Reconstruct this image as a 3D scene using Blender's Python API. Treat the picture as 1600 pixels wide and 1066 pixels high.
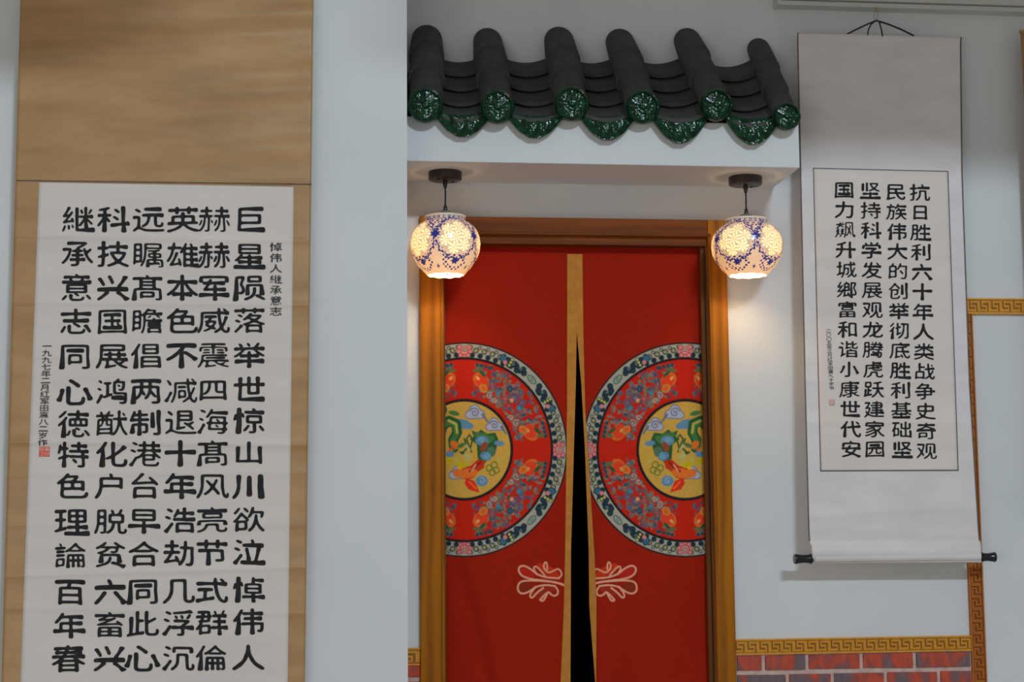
import bpy, bmesh, math, random
import numpy as np
from mathutils import Vector, Matrix

for o in list(bpy.data.objects):
    bpy.data.objects.remove(o, do_unlink=True)
SC = bpy.context.scene
COL = SC.collection
random.seed(7)
RNG = np.random.default_rng(11)

# ---------------------------------------------------------------- camera
F = 2600.0
TH, TI, RO = math.radians(6.83), math.radians(6.53), math.radians(0.5)
CAM = np.array([-0.83, -5.26, 1.2])
fwd = np.array([math.sin(TH) * math.cos(TI), math.cos(TH) * math.cos(TI), math.sin(TI)])
r0 = np.array([math.cos(TH), -math.sin(TH), 0.0])
u0 = np.cross(r0, fwd)
UP = u0 * math.cos(RO) + r0 * math.sin(RO)
RT = r0 * math.cos(RO) - u0 * math.sin(RO)
cam = bpy.data.cameras.new('camera')
cam.sensor_width = 36.0
cam.lens = F / 1600 * 36.0
cam.clip_start = 0.05
camo = bpy.data.objects.new('camera', cam)
COL.objects.link(camo)
camo.matrix_world = Matrix(((RT[0], UP[0], -fwd[0], CAM[0]), (RT[1], UP[1], -fwd[1], CAM[1]),
                            (RT[2], UP[2], -fwd[2], CAM[2]), (0, 0, 0, 1)))
SC.camera = camo


def P(px, py, Y=0.0):
    """point of the plane y = Y measured at a pixel of the photograph"""
    px = np.asarray(px, float); py = np.asarray(py, float)
    d = fwd[None] * F + RT[None] * (px.reshape(-1, 1) - 800) - UP[None] * (py.reshape(-1, 1) - 533)
    t = (np.asarray(Y, float).reshape(-1, 1) - CAM[1]) / d[:, 1:2]
    r = CAM[None] + d * t
    return r


def p1(px, py, Y=0.0):
    return P([px], [py], [Y])[0]


# ---------------------------------------------------------------- light
SC.view_settings.view_transform = 'Standard'
SC.view_settings.look = 'None'
SC.view_settings.gamma = 1.0
SC.view_settings.exposure = 0.0
SC.view_settings.use_curve_mapping = False
w = bpy.data.worlds.new('world')
SC.world = w
w.use_nodes = True
w.node_tree.nodes['Background'].inputs[0].default_value = (0.98, 0.965, 0.93, 1)
w.node_tree.nodes['Background'].inputs[1].default_value = 0.245


def area(name, loc, target, sx, sy, power, color):
    l = bpy.data.lights.new(name, 'AREA')
    l.shape = 'RECTANGLE'; l.size = sx; l.size_y = sy; l.energy = power; l.color = color
    o = bpy.data.objects.new(name, l)
    COL.objects.link(o)
    o.location = loc
    o.rotation_euler = (Vector(target) - Vector(loc)).to_track_quat('-Z', 'Y').to_euler()
    return o


# bright high windows far across the hall, and a low fill added to brighten under the canopy
area('clerestory_light', (1.8, -10.0, 6.1), (0, 0, 2.1), 1.6, 0.35, 335, (0.74, 0.90, 1.0))
area('low_fill_light', (-2.2, -5.8, 1.0), (-0.6, 0, 1.9), 2.2, 1.0, 32, (1.0, 0.96, 0.89))

# ---------------------------------------------------------------- helpers


def s2l(v):
    v = v / 255.0
    return v / 12.92 if v <= 0.04045 else ((v + 0.055) / 1.055) ** 2.4


def rgb(r, g, b, k=1.0):
    return (s2l(r) * k, s2l(g) * k, s2l(b) * k, 1)


class NT:
    def __init__(s, name, rough=0.6, spec=0.4):
        s.m = bpy.data.materials.new(name)
        s.m.use_nodes = True
        s.t = s.m.node_tree
        s.b = s.t.nodes['Principled BSDF']
        s.b.inputs['Roughness'].default_value = rough
        s.b.inputs['Specular IOR Level'].default_value = spec

    def n(s, typ, **kw):
        nd = s.t.nodes.new(typ)
        for k, v in kw.items():
            if k in nd.inputs.keys():
                if hasattr(v, 'is_output'):
                    s.t.links.new(v, nd.inputs[k])
                else:
                    nd.inputs[k].default_value = v
            else:
                setattr(nd, k, v)
        return nd

    def link(s, a, b):
        s.t.links.new(a, b)

    def coord(s, scale=(1, 1, 1), kind='Object'):
        tc = s.n('ShaderNodeTexCoord')
        mp = s.n('ShaderNodeMapping')
        mp.inputs['Scale'].default_value = scale
        s.link(tc.outputs[kind], mp.inputs['Vector'])
        return mp.outputs[0]

    def noise(s, vec, scale, detail=3, rough=0.5):
        nd = s.n('ShaderNodeTexNoise')
        s.link(vec, nd.inputs['Vector'])
        nd.inputs['Scale'].default_value = scale
        nd.inputs['Detail'].default_value = detail
        nd.inputs['Roughness'].default_value = rough
        return nd.outputs['Fac']

    def ramp(s, fac, stops):
        nd = s.n('ShaderNodeValToRGB')
        s.link(fac, nd.inputs[0])
        e = nd.color_ramp.elements
        while len(e) < len(stops):
            e.new(0.5)
        for i, (p, c) in enumerate(stops):
            e[i].position = p; e[i].color = c
        return nd.outputs[0]

    def bump(s, h, strength=0.2, dist=0.002):
        nd = s.n('ShaderNodeBump')
        nd.inputs['Strength'].default_value = strength
        nd.inputs['Distance'].default_value = dist
        s.link(h, nd.inputs['Height'])
        s.link(nd.outputs[0], s.b.inputs['Normal'])

    def base(s, o):
        if hasattr(o, 'is_output'):
            s.link(o, s.b.inputs['Base Color'])
        else:
            s.b.inputs['Base Color'].default_value = o


def noisy(name, c1, c2, scale=8, rough=0.6, spec=0.4, bump=0.0, bscale=80, bdist=0.001, stretch=(1, 1, 1)):
    t = NT(name, rough, spec)
    v = t.coord(stretch)
    t.base(t.ramp(t.noise(v, scale, 4), [(0.3, c1), (0.7, c2)]))
    if bump:
        t.bump(t.noise(v, bscale, 4), bump, bdist)
    return t.m


def tag(o, label=None, cat=None, group=None, kind=None):
    if label: o['label'] = label
    if cat: o['category'] = cat
    if group: o['group'] = group
    if kind: o['kind'] = kind
    return o


def empty(name, loc=(0, 0, 0)):
    o = bpy.data.objects.new(name, None)
    o.empty_display_size = 0.05
    COL.objects.link(o)
    o.location = loc
    return o


def mesh_obj(name, verts, faces, mat, parent=None, smooth=False, loc=(0, 0, 0)):
    """verts in world coordinates; the object's origin goes to loc"""
    L = np.array(loc, float)
    me = bpy.data.meshes.new(name)
    v = np.asarray(verts, float) - L
    me.from_pydata([tuple(x) for x in v], [], faces)
    me.validate()
    me.update()
    if smooth:
        me.polygons.foreach_set('use_smooth', [True] * len(me.polygons))
    for m in (mat if isinstance(mat, (list, tuple)) else [mat]):
        me.materials.append(m)
    o = bpy.data.objects.new(name, me)
    COL.objects.link(o)
    if parent is not None:
        o.parent = parent
        o.location = L - np.array(world_loc(parent))
    else:
        o.location = L
    return o


def world_loc(o):
    v = Vector((0, 0, 0))
    while o is not None:
        v = v + o.location
        o = o.parent
    return v


class MB:
    def __init__(s):
        s.v = []; s.f = []

    def box(s, a, b):
        x0, y0, z0 = a; x1, y1, z1 = b
        n = len(s.v)
        s.v += [(x0, y0, z0), (x1, y0, z0), (x1, y1, z0), (x0, y1, z0), (x0, y0, z1), (x1, y0, z1), (x1, y1, z1), (x0, y1, z1)]
        s.f += [tuple(n + i for i in q) for q in ((0, 3, 2, 1), (4, 5, 6, 7), (0, 1, 5, 4), (1, 2, 6, 5), (2, 3, 7, 6), (3, 0, 4, 7))]
        return s

    def prism(s, prof, axis_pts):
        """prof: list of 3D ring points for each station (list of rings), closed rings, capped"""
        n = len(s.v); k = len(prof[0])
        for r in prof:
            s.v += [tuple(p) for p in r]
        for i in range(len(prof) - 1):
            for j in range(k):
                a = n + i * k + j; b = n + i * k + (j + 1) % k
                s.f.append((a, b, b + k, a + k))
        s.f.append(tuple(n + j for j in reversed(range(k))))
        s.f.append(tuple(n + (len(prof) - 1) * k + j for j in range(k)))
        return s

    def tube(s, pts, r, seg=10, flat=1.0):
        pts = [np.array(p, float) for p in pts]
        rings = []
        rr = r if hasattr(r, '__len__') else [r] * len(pts)
        for i, p in enumerate(pts):
            d = pts[min(i + 1, len(pts) - 1)] - pts[max(i - 1, 0)]
            d /= np.linalg.norm(d) + 1e-9
            a = np.cross(d, [0, 1, 0])
            if np.linalg.norm(a) < 0.1:
                a = np.cross(d, [1, 0, 0])
            a /= np.linalg.norm(a)
            b = np.cross(d, a)
            rings.append([p + (a * math.cos(t) + b * math.sin(t) * flat) * rr[i] for t in np.arange(seg) * 2 * math.pi / seg])
        return s.prism(rings, None)

    def lathe(s, c, prof, seg=32, axis='z', close=False):
        """prof: list of (radius, height)"""
        n = len(s.v)
        for r, h in prof:
            for j in range(seg):
                t = 2 * math.pi * j / seg
                if axis == 'z':
                    s.v.append((c[0] + r * math.cos(t), c[1] + r * math.sin(t), c[2] + h))
                elif axis == 'x':
                    s.v.append((c[0] + h, c[1] + r * math.cos(t), c[2] + r * math.sin(t)))
                else:
                    s.v.append((c[0] + r * math.cos(t), c[1] + h, c[2] + r * math.sin(t)))
        for i in range(len(prof) - 1):
            for j in range(seg):
                a = n + i * seg + j; b = n + i * seg + (j + 1) % seg
                s.f.append((a, b, b + seg, a + seg))
        if close:
            s.f.append(tuple(n + j for j in reversed(range(seg))))
            s.f.append(tuple(n + (len(prof) - 1) * seg + j for j in range(seg)))
        return s

    def build(s, name, mat, parent=None, smooth=False, bevel=0, loc=None):
        v = np.array(s.v)
        if loc is None:
            loc = tuple((v.min(0) + v.max(0)) / 2) if parent is None else tuple(v.mean(0))
        o = mesh_obj(name, v, s.f, mat, parent, smooth, loc)
        if bevel:
            m = o.modifiers.new('bevel', 'BEVEL'); m.width = bevel; m.segments = 2; m.limit_method = 'ANGLE'
        if smooth:
            bm = bmesh.new(); bm.from_mesh(o.data)
            bmesh.ops.recalc_face_normals(bm, faces=bm.faces)
            for e in bm.edges:
                if len(e.link_faces) == 2 and e.calc_face_angle(0) > 0.7:
                    e.smooth = False
            bm.to_mesh(o.data); bm.free()
        return o


def grid_mesh(name, pts, nr, nc, mat, parent=None, thick=0.0, cols=None, smooth=True, loc=None):
    """pts: (nr*nc, 3) world array, regular grid"""
    if loc is None:
        loc = pts.mean(0)
    L = np.array(loc, float)
    me = bpy.data.meshes.new(name)
    i = np.arange(nr - 1)[:, None] * nc + np.arange(nc - 1)[None]
    q = np.stack([i, i + nc, i + nc + 1, i + 1], -1).reshape(-1, 4)
    me.vertices.add(len(pts)); me.vertices.foreach_set('co', (pts - L).astype(np.float32).ravel())
    me.loops.add(q.size); me.loops.foreach_set('vertex_index', q.astype(np.int32).ravel())
    me.polygons.add(len(q))
    me.polygons.foreach_set('loop_start', np.arange(0, q.size, 4, dtype=np.int32))
    me.polygons.foreach_set('loop_total', np.full(len(q), 4, np.int32))
    me.update(calc_edges=True)
    me.polygons.foreach_set('use_smooth', np.full(len(q), smooth))
    if cols is not None:
        a = me.color_attributes.new('print', 'FLOAT_COLOR', 'POINT')
        c = np.ones((len(pts), 4), np.float32); c[:, :3] = cols
        a.data.foreach_set('color', c.ravel())
    me.materials.append(mat)
    o = bpy.data.objects.new(name, me)
    COL.objects.link(o)
    if parent is not None:
        o.parent = parent
        o.location = L - np.array(world_loc(parent))
    else:
        o.location = L
    if thick:
        m = o.modifiers.new('thickness', 'SOLIDIFY'); m.thickness = thick; m.offset = -1
    return o


# ---------------------------------------------------------------- materials
K = 1 / 0.52   # photograph tone -> surface colour, for surfaces in full light


def alb(r, g, b, k=K):
    return tuple(min(0.9, s2l(x) * k) for x in (r, g, b)) + (1,)


M = {}
M['wall'] = noisy('white_plaster', (0.74, 0.76, 0.78, 1), (0.80, 0.81, 0.82, 1), 2.5, 0.75, 0.25, 0.12, 60, 0.001)
M['floor'] = noisy('floor_tile', (0.46, 0.42, 0.36, 1), (0.54, 0.49, 0.43, 1), 3, 0.4)
M['dark'] = noisy('dark_corridor_shade', (0.012, 0.011, 0.014, 1), (0.018, 0.016, 0.020, 1), 3, 0.9, 0.1)  # darkness of the unlit corridor, put into its wall colour


def wood_mat(name, c1, c2, c3, stretch):
    t = NT(name, 0.55, 0.18)
    v = t.coord(stretch)
    n1 = t.noise(v, 3.0, 6, 0.65)
    wv = t.n('ShaderNodeTexWave', wave_type='BANDS', bands_direction='X' if stretch[2] < 1 else 'Z')
    t.link(v, wv.inputs['Vector'])
    wv.inputs['Scale'].default_value = 0.9
    wv.inputs['Distortion'].default_value = 7
    wv.inputs['Detail'].default_value = 3
    mx = t.n('ShaderNodeMix', data_type='FLOAT')
    mx.inputs[0].default_value = 0.3
    t.link(n1, mx.inputs[2]); t.link(wv.outputs['Fac'], mx.inputs[3])
    t.base(t.ramp(mx.outputs[0], [(0.2, c1), (0.5, c2), (0.8, c3)]))
    t.bump(n1, 0.15, 0.001)
    return t.m


M['wood_v'] = wood_mat('oak_upright', alb(88, 46, 2, 2.2), alb(118, 68, 3, 2.2), alb(134, 80, 6, 2.2), (9, 9, 0.9))
M['wood_h'] = wood_mat('oak_crosspiece', alb(68, 32, 3, 2.2), alb(88, 42, 5, 2.2), alb(102, 52, 8, 2.2), (0.9, 9, 9))
M['wood_dark'] = wood_mat('oak_rebate', alb(60, 32, 8, 2.2), alb(78, 45, 14, 2.2), alb(90, 58, 22, 2.2), (9, 9, 0.9))

# roof tiles
t = NT('grey_fired_clay', 0.75, 0.3)
v = t.coord((1, 1, 1))
t.base(t.ramp(t.noise(v, 22, 6, 0.65), [(0.3, (0.050, 0.051, 0.052, 1)), (0.6, (0.078, 0.079, 0.078, 1)), (0.8, (0.108, 0.104, 0.096, 1))]))
t.bump(t.noise(v, 160, 5), 0.35, 0.001)
M['clay'] = t.m
t = NT('green_glaze', 0.13, 0.28)
v = t.coord((1, 1, 1))
t.base(t.ramp(t.noise(v, 45, 4), [(0.35, (0.003, 0.016, 0.008, 1)), (0.65, (0.006, 0.062, 0.022, 1))]))
t.b.inputs['Coat Weight'].default_value = 0.0
t.b.inputs['Coat Roughness'].default_value = 0.08
vo = t.n('ShaderNodeTexVoronoi'); t.link(v, vo.inputs['Vector']); vo.inputs['Scale'].default_value = 110
ng = t.noise(v, 38, 3, 0.6)
gm = t.n('ShaderNodeMath', operation='MULTIPLY'); t.link(vo.outputs['Distance'], gm.inputs[0]); t.link(t.ramp(ng, [(0.42, (0.15, 0.15, 0.15, 1)), (0.6, (1, 1, 1, 1))]), gm.inputs[1])
ga = t.n('ShaderNodeMath', operation='ADD'); t.link(gm.outputs[0], ga.inputs[0]); t.link(ng, ga.inputs[1])
t.bump(ga.outputs[0], 0.42, 0.003)
M['glaze'] = t.m
M['mortar_bed'] = noisy('roof_mortar', (0.02, 0.02, 0.02, 1), (0.04, 0.04, 0.04, 1), 30, 0.9, 0.1)

# gold moulding
def gold(name, hi, lo):
    t = NT(name, 0.45, 0.5)
    a = t.n('ShaderNodeAttribute', attribute_name='print')
    v = t.coord()
    n = t.noise(v, 60, 4)
    mx = t.n('ShaderNodeMix', data_type='RGBA')
    t.link(a.outputs['Fac'], mx.inputs[0])
    mx.inputs[6].default_value = lo; mx.inputs[7].default_value = hi
    mm = t.n('ShaderNodeMix', data_type='RGBA', blend_type='MULTIPLY')
    mm.inputs[0].default_value = 0.35
    t.link(mx.outputs[2], mm.inputs[6]); t.link(t.ramp(n, [(0.3, (0.5, 0.5, 0.5, 1)), (0.7, (1.1, 1.1, 1.1, 1))]), mm.inputs[7])
    t.base(mm.outputs[2])
    t.b.inputs['Metallic'].default_value = 0.25
    return t.m


M['gold'] = gold('gilt_moulding', alb(182, 124, 34), alb(108, 64, 8))
M['gold_red'] = gold('reddish_gilt_moulding', alb(150, 84, 22), alb(92, 42, 6))
M['plastic'] = noisy('white_plastic', (0.62, 0.62, 0.58, 1), (0.66, 0.66, 0.62, 1), 5, 0.5)
M['metal_dark'] = noisy('brown_black_metal', (0.030, 0.020, 0.018, 1), (0.042, 0.030, 0.026, 1), 20, 0.35, 0.5)
M['black'] = noisy('black_gloss', (0.008, 0.008, 0.010, 1), (0.014, 0.014, 0.018, 1), 30, 0.15, 0.6)
M['ribbon'] = noisy('navy_ribbon', (0.012, 0.013, 0.03, 1), (0.02, 0.02, 0.045, 1), 60, 0.7)
M['ink'] = noisy('black_ink', (0.018, 0.018, 0.020, 1), (0.036, 0.036, 0.040, 1), 40, 0.8, 0.15)
M['ink_soft'] = noisy('thin_ink', (0.05, 0.05, 0.055, 1), (0.10, 0.10, 0.105, 1), 40, 0.8, 0.15)
M['seal'] = noisy('seal_red', alb(176, 52, 40), alb(190, 80, 66), 200, 0.8, 0.1)
M['seal_pale'] = noisy('faded_seal_red', alb(168, 132, 124), alb(160, 146, 140), 260, 0.8, 0.1)
M['paper'] = noisy('rice_paper', alb(167, 159, 155), alb(174, 166, 161), 5, 0.85, 0.15, 0.15, 120, 0.0006, (0.6, 1, 3))
M['paper_cream'] = noisy('cream_rice_paper', alb(173, 164, 160), alb(180, 171, 166), 5, 0.85, 0.15, 0.12, 120, 0.0006, (0.6, 1, 3))
M['grey_silk'] = noisy('grey_silk_mount', alb(170, 165, 166), alb(178, 173, 174), 7, 0.6, 0.3, 0.15, 500, 0.0006, (1, 1, 2.5))
M['edge'] = noisy('dark_edge_strip', alb(74, 62, 52), alb(92, 80, 70), 30, 0.8)
t = NT('brown_silk_mount', 0.42, 0.45)
v = t.coord((0.7, 1, 3.0))
n = t.noise(v, 3.5, 5, 0.6)
t.base(t.ramp(n, [(0.3, alb(122, 92, 58)), (0.7, alb(146, 114, 76))]))
v2 = t.coord((1, 1, 1))
vo = t.n('ShaderNodeTexVoronoi', feature='DISTANCE_TO_EDGE'); t.link(v2, vo.inputs['Vector']); vo.inputs['Scale'].default_value = 70
t.bump(vo.outputs['Distance'], 0.12, 0.002)
M['brown_silk'] = t.m
M['brown_silk_top'] = M['brown_silk']

# printed curtain cloth: colours are painted in the attribute "print"
t = NT('printed_red_linen', 0.85, 0.15)
a = t.n('ShaderNodeAttribute', attribute_name='print')
v = t.coord((1, 1, 1))
wx = t.n('ShaderNodeTexWave', bands_direction='X'); t.link(v, wx.inputs['Vector']); wx.inputs['Scale'].default_value = 160
wz = t.n('ShaderNodeTexWave', bands_direction='Z'); t.link(v, wz.inputs['Vector']); wz.inputs['Scale'].default_value = 160
for q in (wx, wz):
    q.inputs['Distortion'].default_value = 2.0
ad = t.n('ShaderNodeMath', operation='ADD'); t.link(wx.outputs['Fac'], ad.inputs[0]); t.link(wz.outputs['Fac'], ad.inputs[1])
mm = t.n('ShaderNodeMix', data_type='RGBA', blend_type='MULTIPLY'); mm.inputs[0].default_value = 0.5
t.link(a.outputs['Color'], mm.inputs[6])
t.link(t.ramp(t.noise(v, 120, 4, 0.7), [(0.3, (0.72, 0.72, 0.72, 1)), (0.7, (1.1, 1.1, 1.1, 1))]), mm.inputs[7])
t.base(mm.outputs[2])
t.bump(ad.outputs[0], 0.25, 0.0008)
M['curtain'] = t.m
M['tan'] = noisy('tan_linen', alb(136, 88, 36, 2.15), alb(150, 100, 44, 2.15), 40, 0.85, 0.15, 0.3, 400, 0.0006)

# bricks
def brick_mat(name, reds, darks, seed):
    t = NT(name, 0.8, 0.2)
    tc = t.n('ShaderNodeTexCoord')
    mp = t.n('ShaderNodeMapping'); t.link(tc.outputs['Object'], mp.inputs['Vector'])
    inf = t.n('ShaderNodeObjectInfo')
    cm = t.n('ShaderNodeCombineXYZ')
    ml = t.n('ShaderNodeMath', operation='MULTIPLY'); t.link(inf.outputs['Random'], ml.inputs[0]); ml.inputs[1].default_value = 37.0
    t.link(ml.outputs[0], cm.inputs[0]); t.link(ml.outputs[0], cm.inputs[2])
    t.link(cm.outputs[0], mp.inputs['Location'])
    mp.inputs['Scale'].default_value = (16, 1, 7)
    n1 = t.noise(mp.outputs[0], 1.0, 2, 0.4)
    n2 = t.noise(mp.outputs[0], 5.0, 4, 0.6)
    c = t.ramp(n1, [(0.40, darks), (0.47, alb(124, 66, 60)), (0.53, reds), (0.62, alb(138, 64, 54)), (0.74, alb(112, 66, 64))])
    mm = t.n('ShaderNodeMix', data_type='RGBA', blend_type='MULTIPLY'); mm.inputs[0].default_value = 0.5
    t.link(c, mm.inputs[6]); t.link(t.ramp(n2, [(0.3, (0.6, 0.6, 0.6, 1)), (0.7, (1.15, 1.15, 1.15, 1))]), mm.inputs[7])
    t.base(mm.outputs[2])
    t.bump(n2, 0.3, 0.002)
    return t.m


M['brick'] = brick_mat('mottled_brick', alb(158, 66, 46), alb(92, 78, 82), 1)
M['mortar'] = noisy('pink_grey_mortar', alb(150, 124, 118), alb(170, 150, 142), 40, 0.9, 0.1, 0.4, 200, 0.001)

# ---------------------------------------------------------------- structure
YL = -0.50      # left wall plane (stands forward)
YB = -0.30      # front of the boxed canopy
X_END = 2.6
xcol = p1(636.6, 600, YL)[0]
openL = p1(694, 700, 0)[0]; openR = p1(1110, 700, 0)[0]
ztop_open = (p1(700, 374, 0)[2] + p1(1100, 380, 0)[2]) / 2
X0 = xcol - 0.02
CEIL = 3.6

MB().box((xcol - 3.0, YL, 0), (xcol, 0.12, CEIL)).build('wall_left', M['wall'])['kind'] = 'structure'
wb = MB()
wb.box((xcol, 0, 0), (openL, 0.12, CEIL)); wb.box((openR, 0, 0), (X_END, 0.12, CEIL)); wb.box((openL, 0, ztop_open + 0.02), (openR, 0.12, CEIL))
wall_back = wb.build('wall_back', M['wall']); tag(wall_back, kind='structure')
MB().box((xcol - 3.0, -3.0, -0.1), (X_END, 3.0, 0)).build('floor', M['floor'])['kind'] = 'structure'
MB().box((xcol - 3.0, -2.7, CEIL), (X_END, 0.12, CEIL + 0.15)).build('ceiling', M['wall'])['kind'] = 'structure'
MB().box((xcol - 3.0, -2.78, CEIL - 0.24), (-0.62, -2.7, CEIL + 0.15)).box((0.02, -2.78, CEIL - 0.18), (X_END, -2.7, CEIL + 0.15)).build('shade_beam', M['wall'])['kind'] = 'structure'  # unseen beam, added with a gap and uneven drops to shade the upper walls
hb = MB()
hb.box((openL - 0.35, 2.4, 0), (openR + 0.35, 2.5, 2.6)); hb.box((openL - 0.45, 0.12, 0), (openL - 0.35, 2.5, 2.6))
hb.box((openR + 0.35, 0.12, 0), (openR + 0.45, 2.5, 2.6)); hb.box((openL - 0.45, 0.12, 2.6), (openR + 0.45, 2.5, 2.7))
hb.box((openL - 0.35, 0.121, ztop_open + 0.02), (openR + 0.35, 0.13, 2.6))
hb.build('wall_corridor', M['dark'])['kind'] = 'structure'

# boxed canopy over the door
zs = (p1(700, 254, YB)[2] + p1(1240, 261, YB)[2]) / 2
xbr = p1(1249.3, 240, YB)[0]
zbt = p1(944, 188, YB)[2]
canopy = MB().box((xcol, YB, zs), (xbr, 0, zbt)).build('wall_canopy', M['wall'], bevel=0.003)
tag(canopy, kind='structure')

# ---------------------------------------------------------------- door frame
door = empty('door_1', ((openL + openR) / 2, 0, 0)); tag(door, kind='structure')
cl = p1(656.2, 700, -0.02)[0]; cr = p1(1142.5, 700, -0.02)[0]
ctop = (p1(656, 336.7, -0.02)[2] + p1(1134, 344.7, -0.02)[2]) / 2
coR = p1(1113, 700, -0.02)[0]; coL = p1(694, 700, -0.02)[0]
chd = (p1(760, 366, -0.02)[2] + p1(1090, 371, -0.02)[2]) / 2
o = MB().box((cl, -0.022, 0), (coL, 0.0, ctop)).build('side_casing', M['wood_v'], door, bevel=0.003)
o = MB().box((coR, -0.022, 0), (cr, 0.0, ctop)).build('side_casing', M['wood_v'], door, bevel=0.003)
o = MB().box((coL, -0.0215, chd), (coR, 0.0, ctop)).build('head_casing', M['wood_h'], door, bevel=0.003)
# raised back band on the casing and a bead on the inner edge
for x0, x1 in ((coL - 0.010, coL), (coR, coR + 0.010)):
    MB().box((x0, -0.027, 0), (x1, -0.021, chd)).build('casing_bead', M['wood_v'], door, bevel=0.002)
MB().box((coL - 0.010, -0.027, chd), (coR + 0.010, -0.021, chd + 0.010)).build('casing_bead', M['wood_h'], door, bevel=0.002)
# jamb lining and stop
MB().box((openL, -0.004, 0), (openL + 0.004, 0.12, ztop_open)).build('jamb', M['wood_dark'], door)
MB().box((openR - 0.004, -0.004, 0), (openR, 0.12, ztop_open)).build('jamb', M['wood_dark'], door)
MB().box((openL, -0.008, ztop_open - 0.012), (openR, 0.12, chd + 0.001)).build('head_jamb', M['wood_h'], door)
MB().box((openR - 0.018, 0.01, 0), (openR - 0.004, 0.026, ztop_open - 0.012)).build('door_stop', M['wood_dark'], door, bevel=0.002)
MB().box((openL + 0.0, 0.062, 0), (openL + 0.02, 0.08, ztop_open - 0.012)).build('door_stop', M['wood_dark'], door, bevel=0.002)

# ---------------------------------------------------------------- brick dado
xt = (p1(1516, 1000)[0] + p1(1520, 1060)[0]) / 2
zdt = p1(1330, 1019)[2]
dado = empty('wall_dado', (cr + 0.3, 0, 0)); tag(dado, kind='structure')
dm = MB().box((cr, -0.004, 0), (xt + 0.01, 0.0, zdt)).box((xcol + 0.004, -0.004, 0), (cl, 0, zdt))
dm.build('mortar', M['mortar'], dado)
pitch = 0.0605; bh = 0.0455
row = 0
ztp = zdt + 0.002
first = p1(1330, 1022)[2]
rj = random.Random(3)
joints0 = [1148, 1192, 1260, 1345, 1428, 1517]     # top row, measured
joints1 = [1148, 1229, 1299, 1382, 1465, 1548]
z1 = first
bricks = []
while z1 > 0.02:
    z0 = max(z1 - bh, 0.001)
    js = joints0 if row % 2 == 0 else joints1
    xs = [p1(j, 1040)[0] for j in js]
    for k in range(len(xs) - 1):
        x0 = max(xs[k] + 0.006, cr + 0.001); x1 = min(xs[k + 1] - 0.006, xt)
        if x1 - x0 < 0.02: continue
        d = 0.009 + rj.random() * 0.004
        a = rj.uniform(-0.0015, 0.0015); b = rj.uniform(-0.0015, 0.0015)
        m = MB(); m.v = [(x0, -d, z0 + a), (x1, -d, z0 - a), (x1, 0, z0 - a), (x0, 0, z0 + a), (x0, -d, z1 + b), (x1, -d, z1 - b), (x1, 0, z1 - b), (x0, 0, z1 + b)]
        m.f = [(0, 3, 2, 1), (4, 5, 6, 7), (0, 1, 5, 4), (1, 2, 6, 5), (2, 3, 7, 6), (3, 0, 4, 7)]
        o = m.build('brick', M['brick'], dado, bevel=0.0018)
    m = MB().box((xcol + 0.012, -0.010, z0), (cl, 0, z1)); m.build('brick', M['brick'], dado, bevel=0.0018)
    z1 -= pitch; row += 1


# ---------------------------------------------------------------- greek key mouldings

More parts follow.
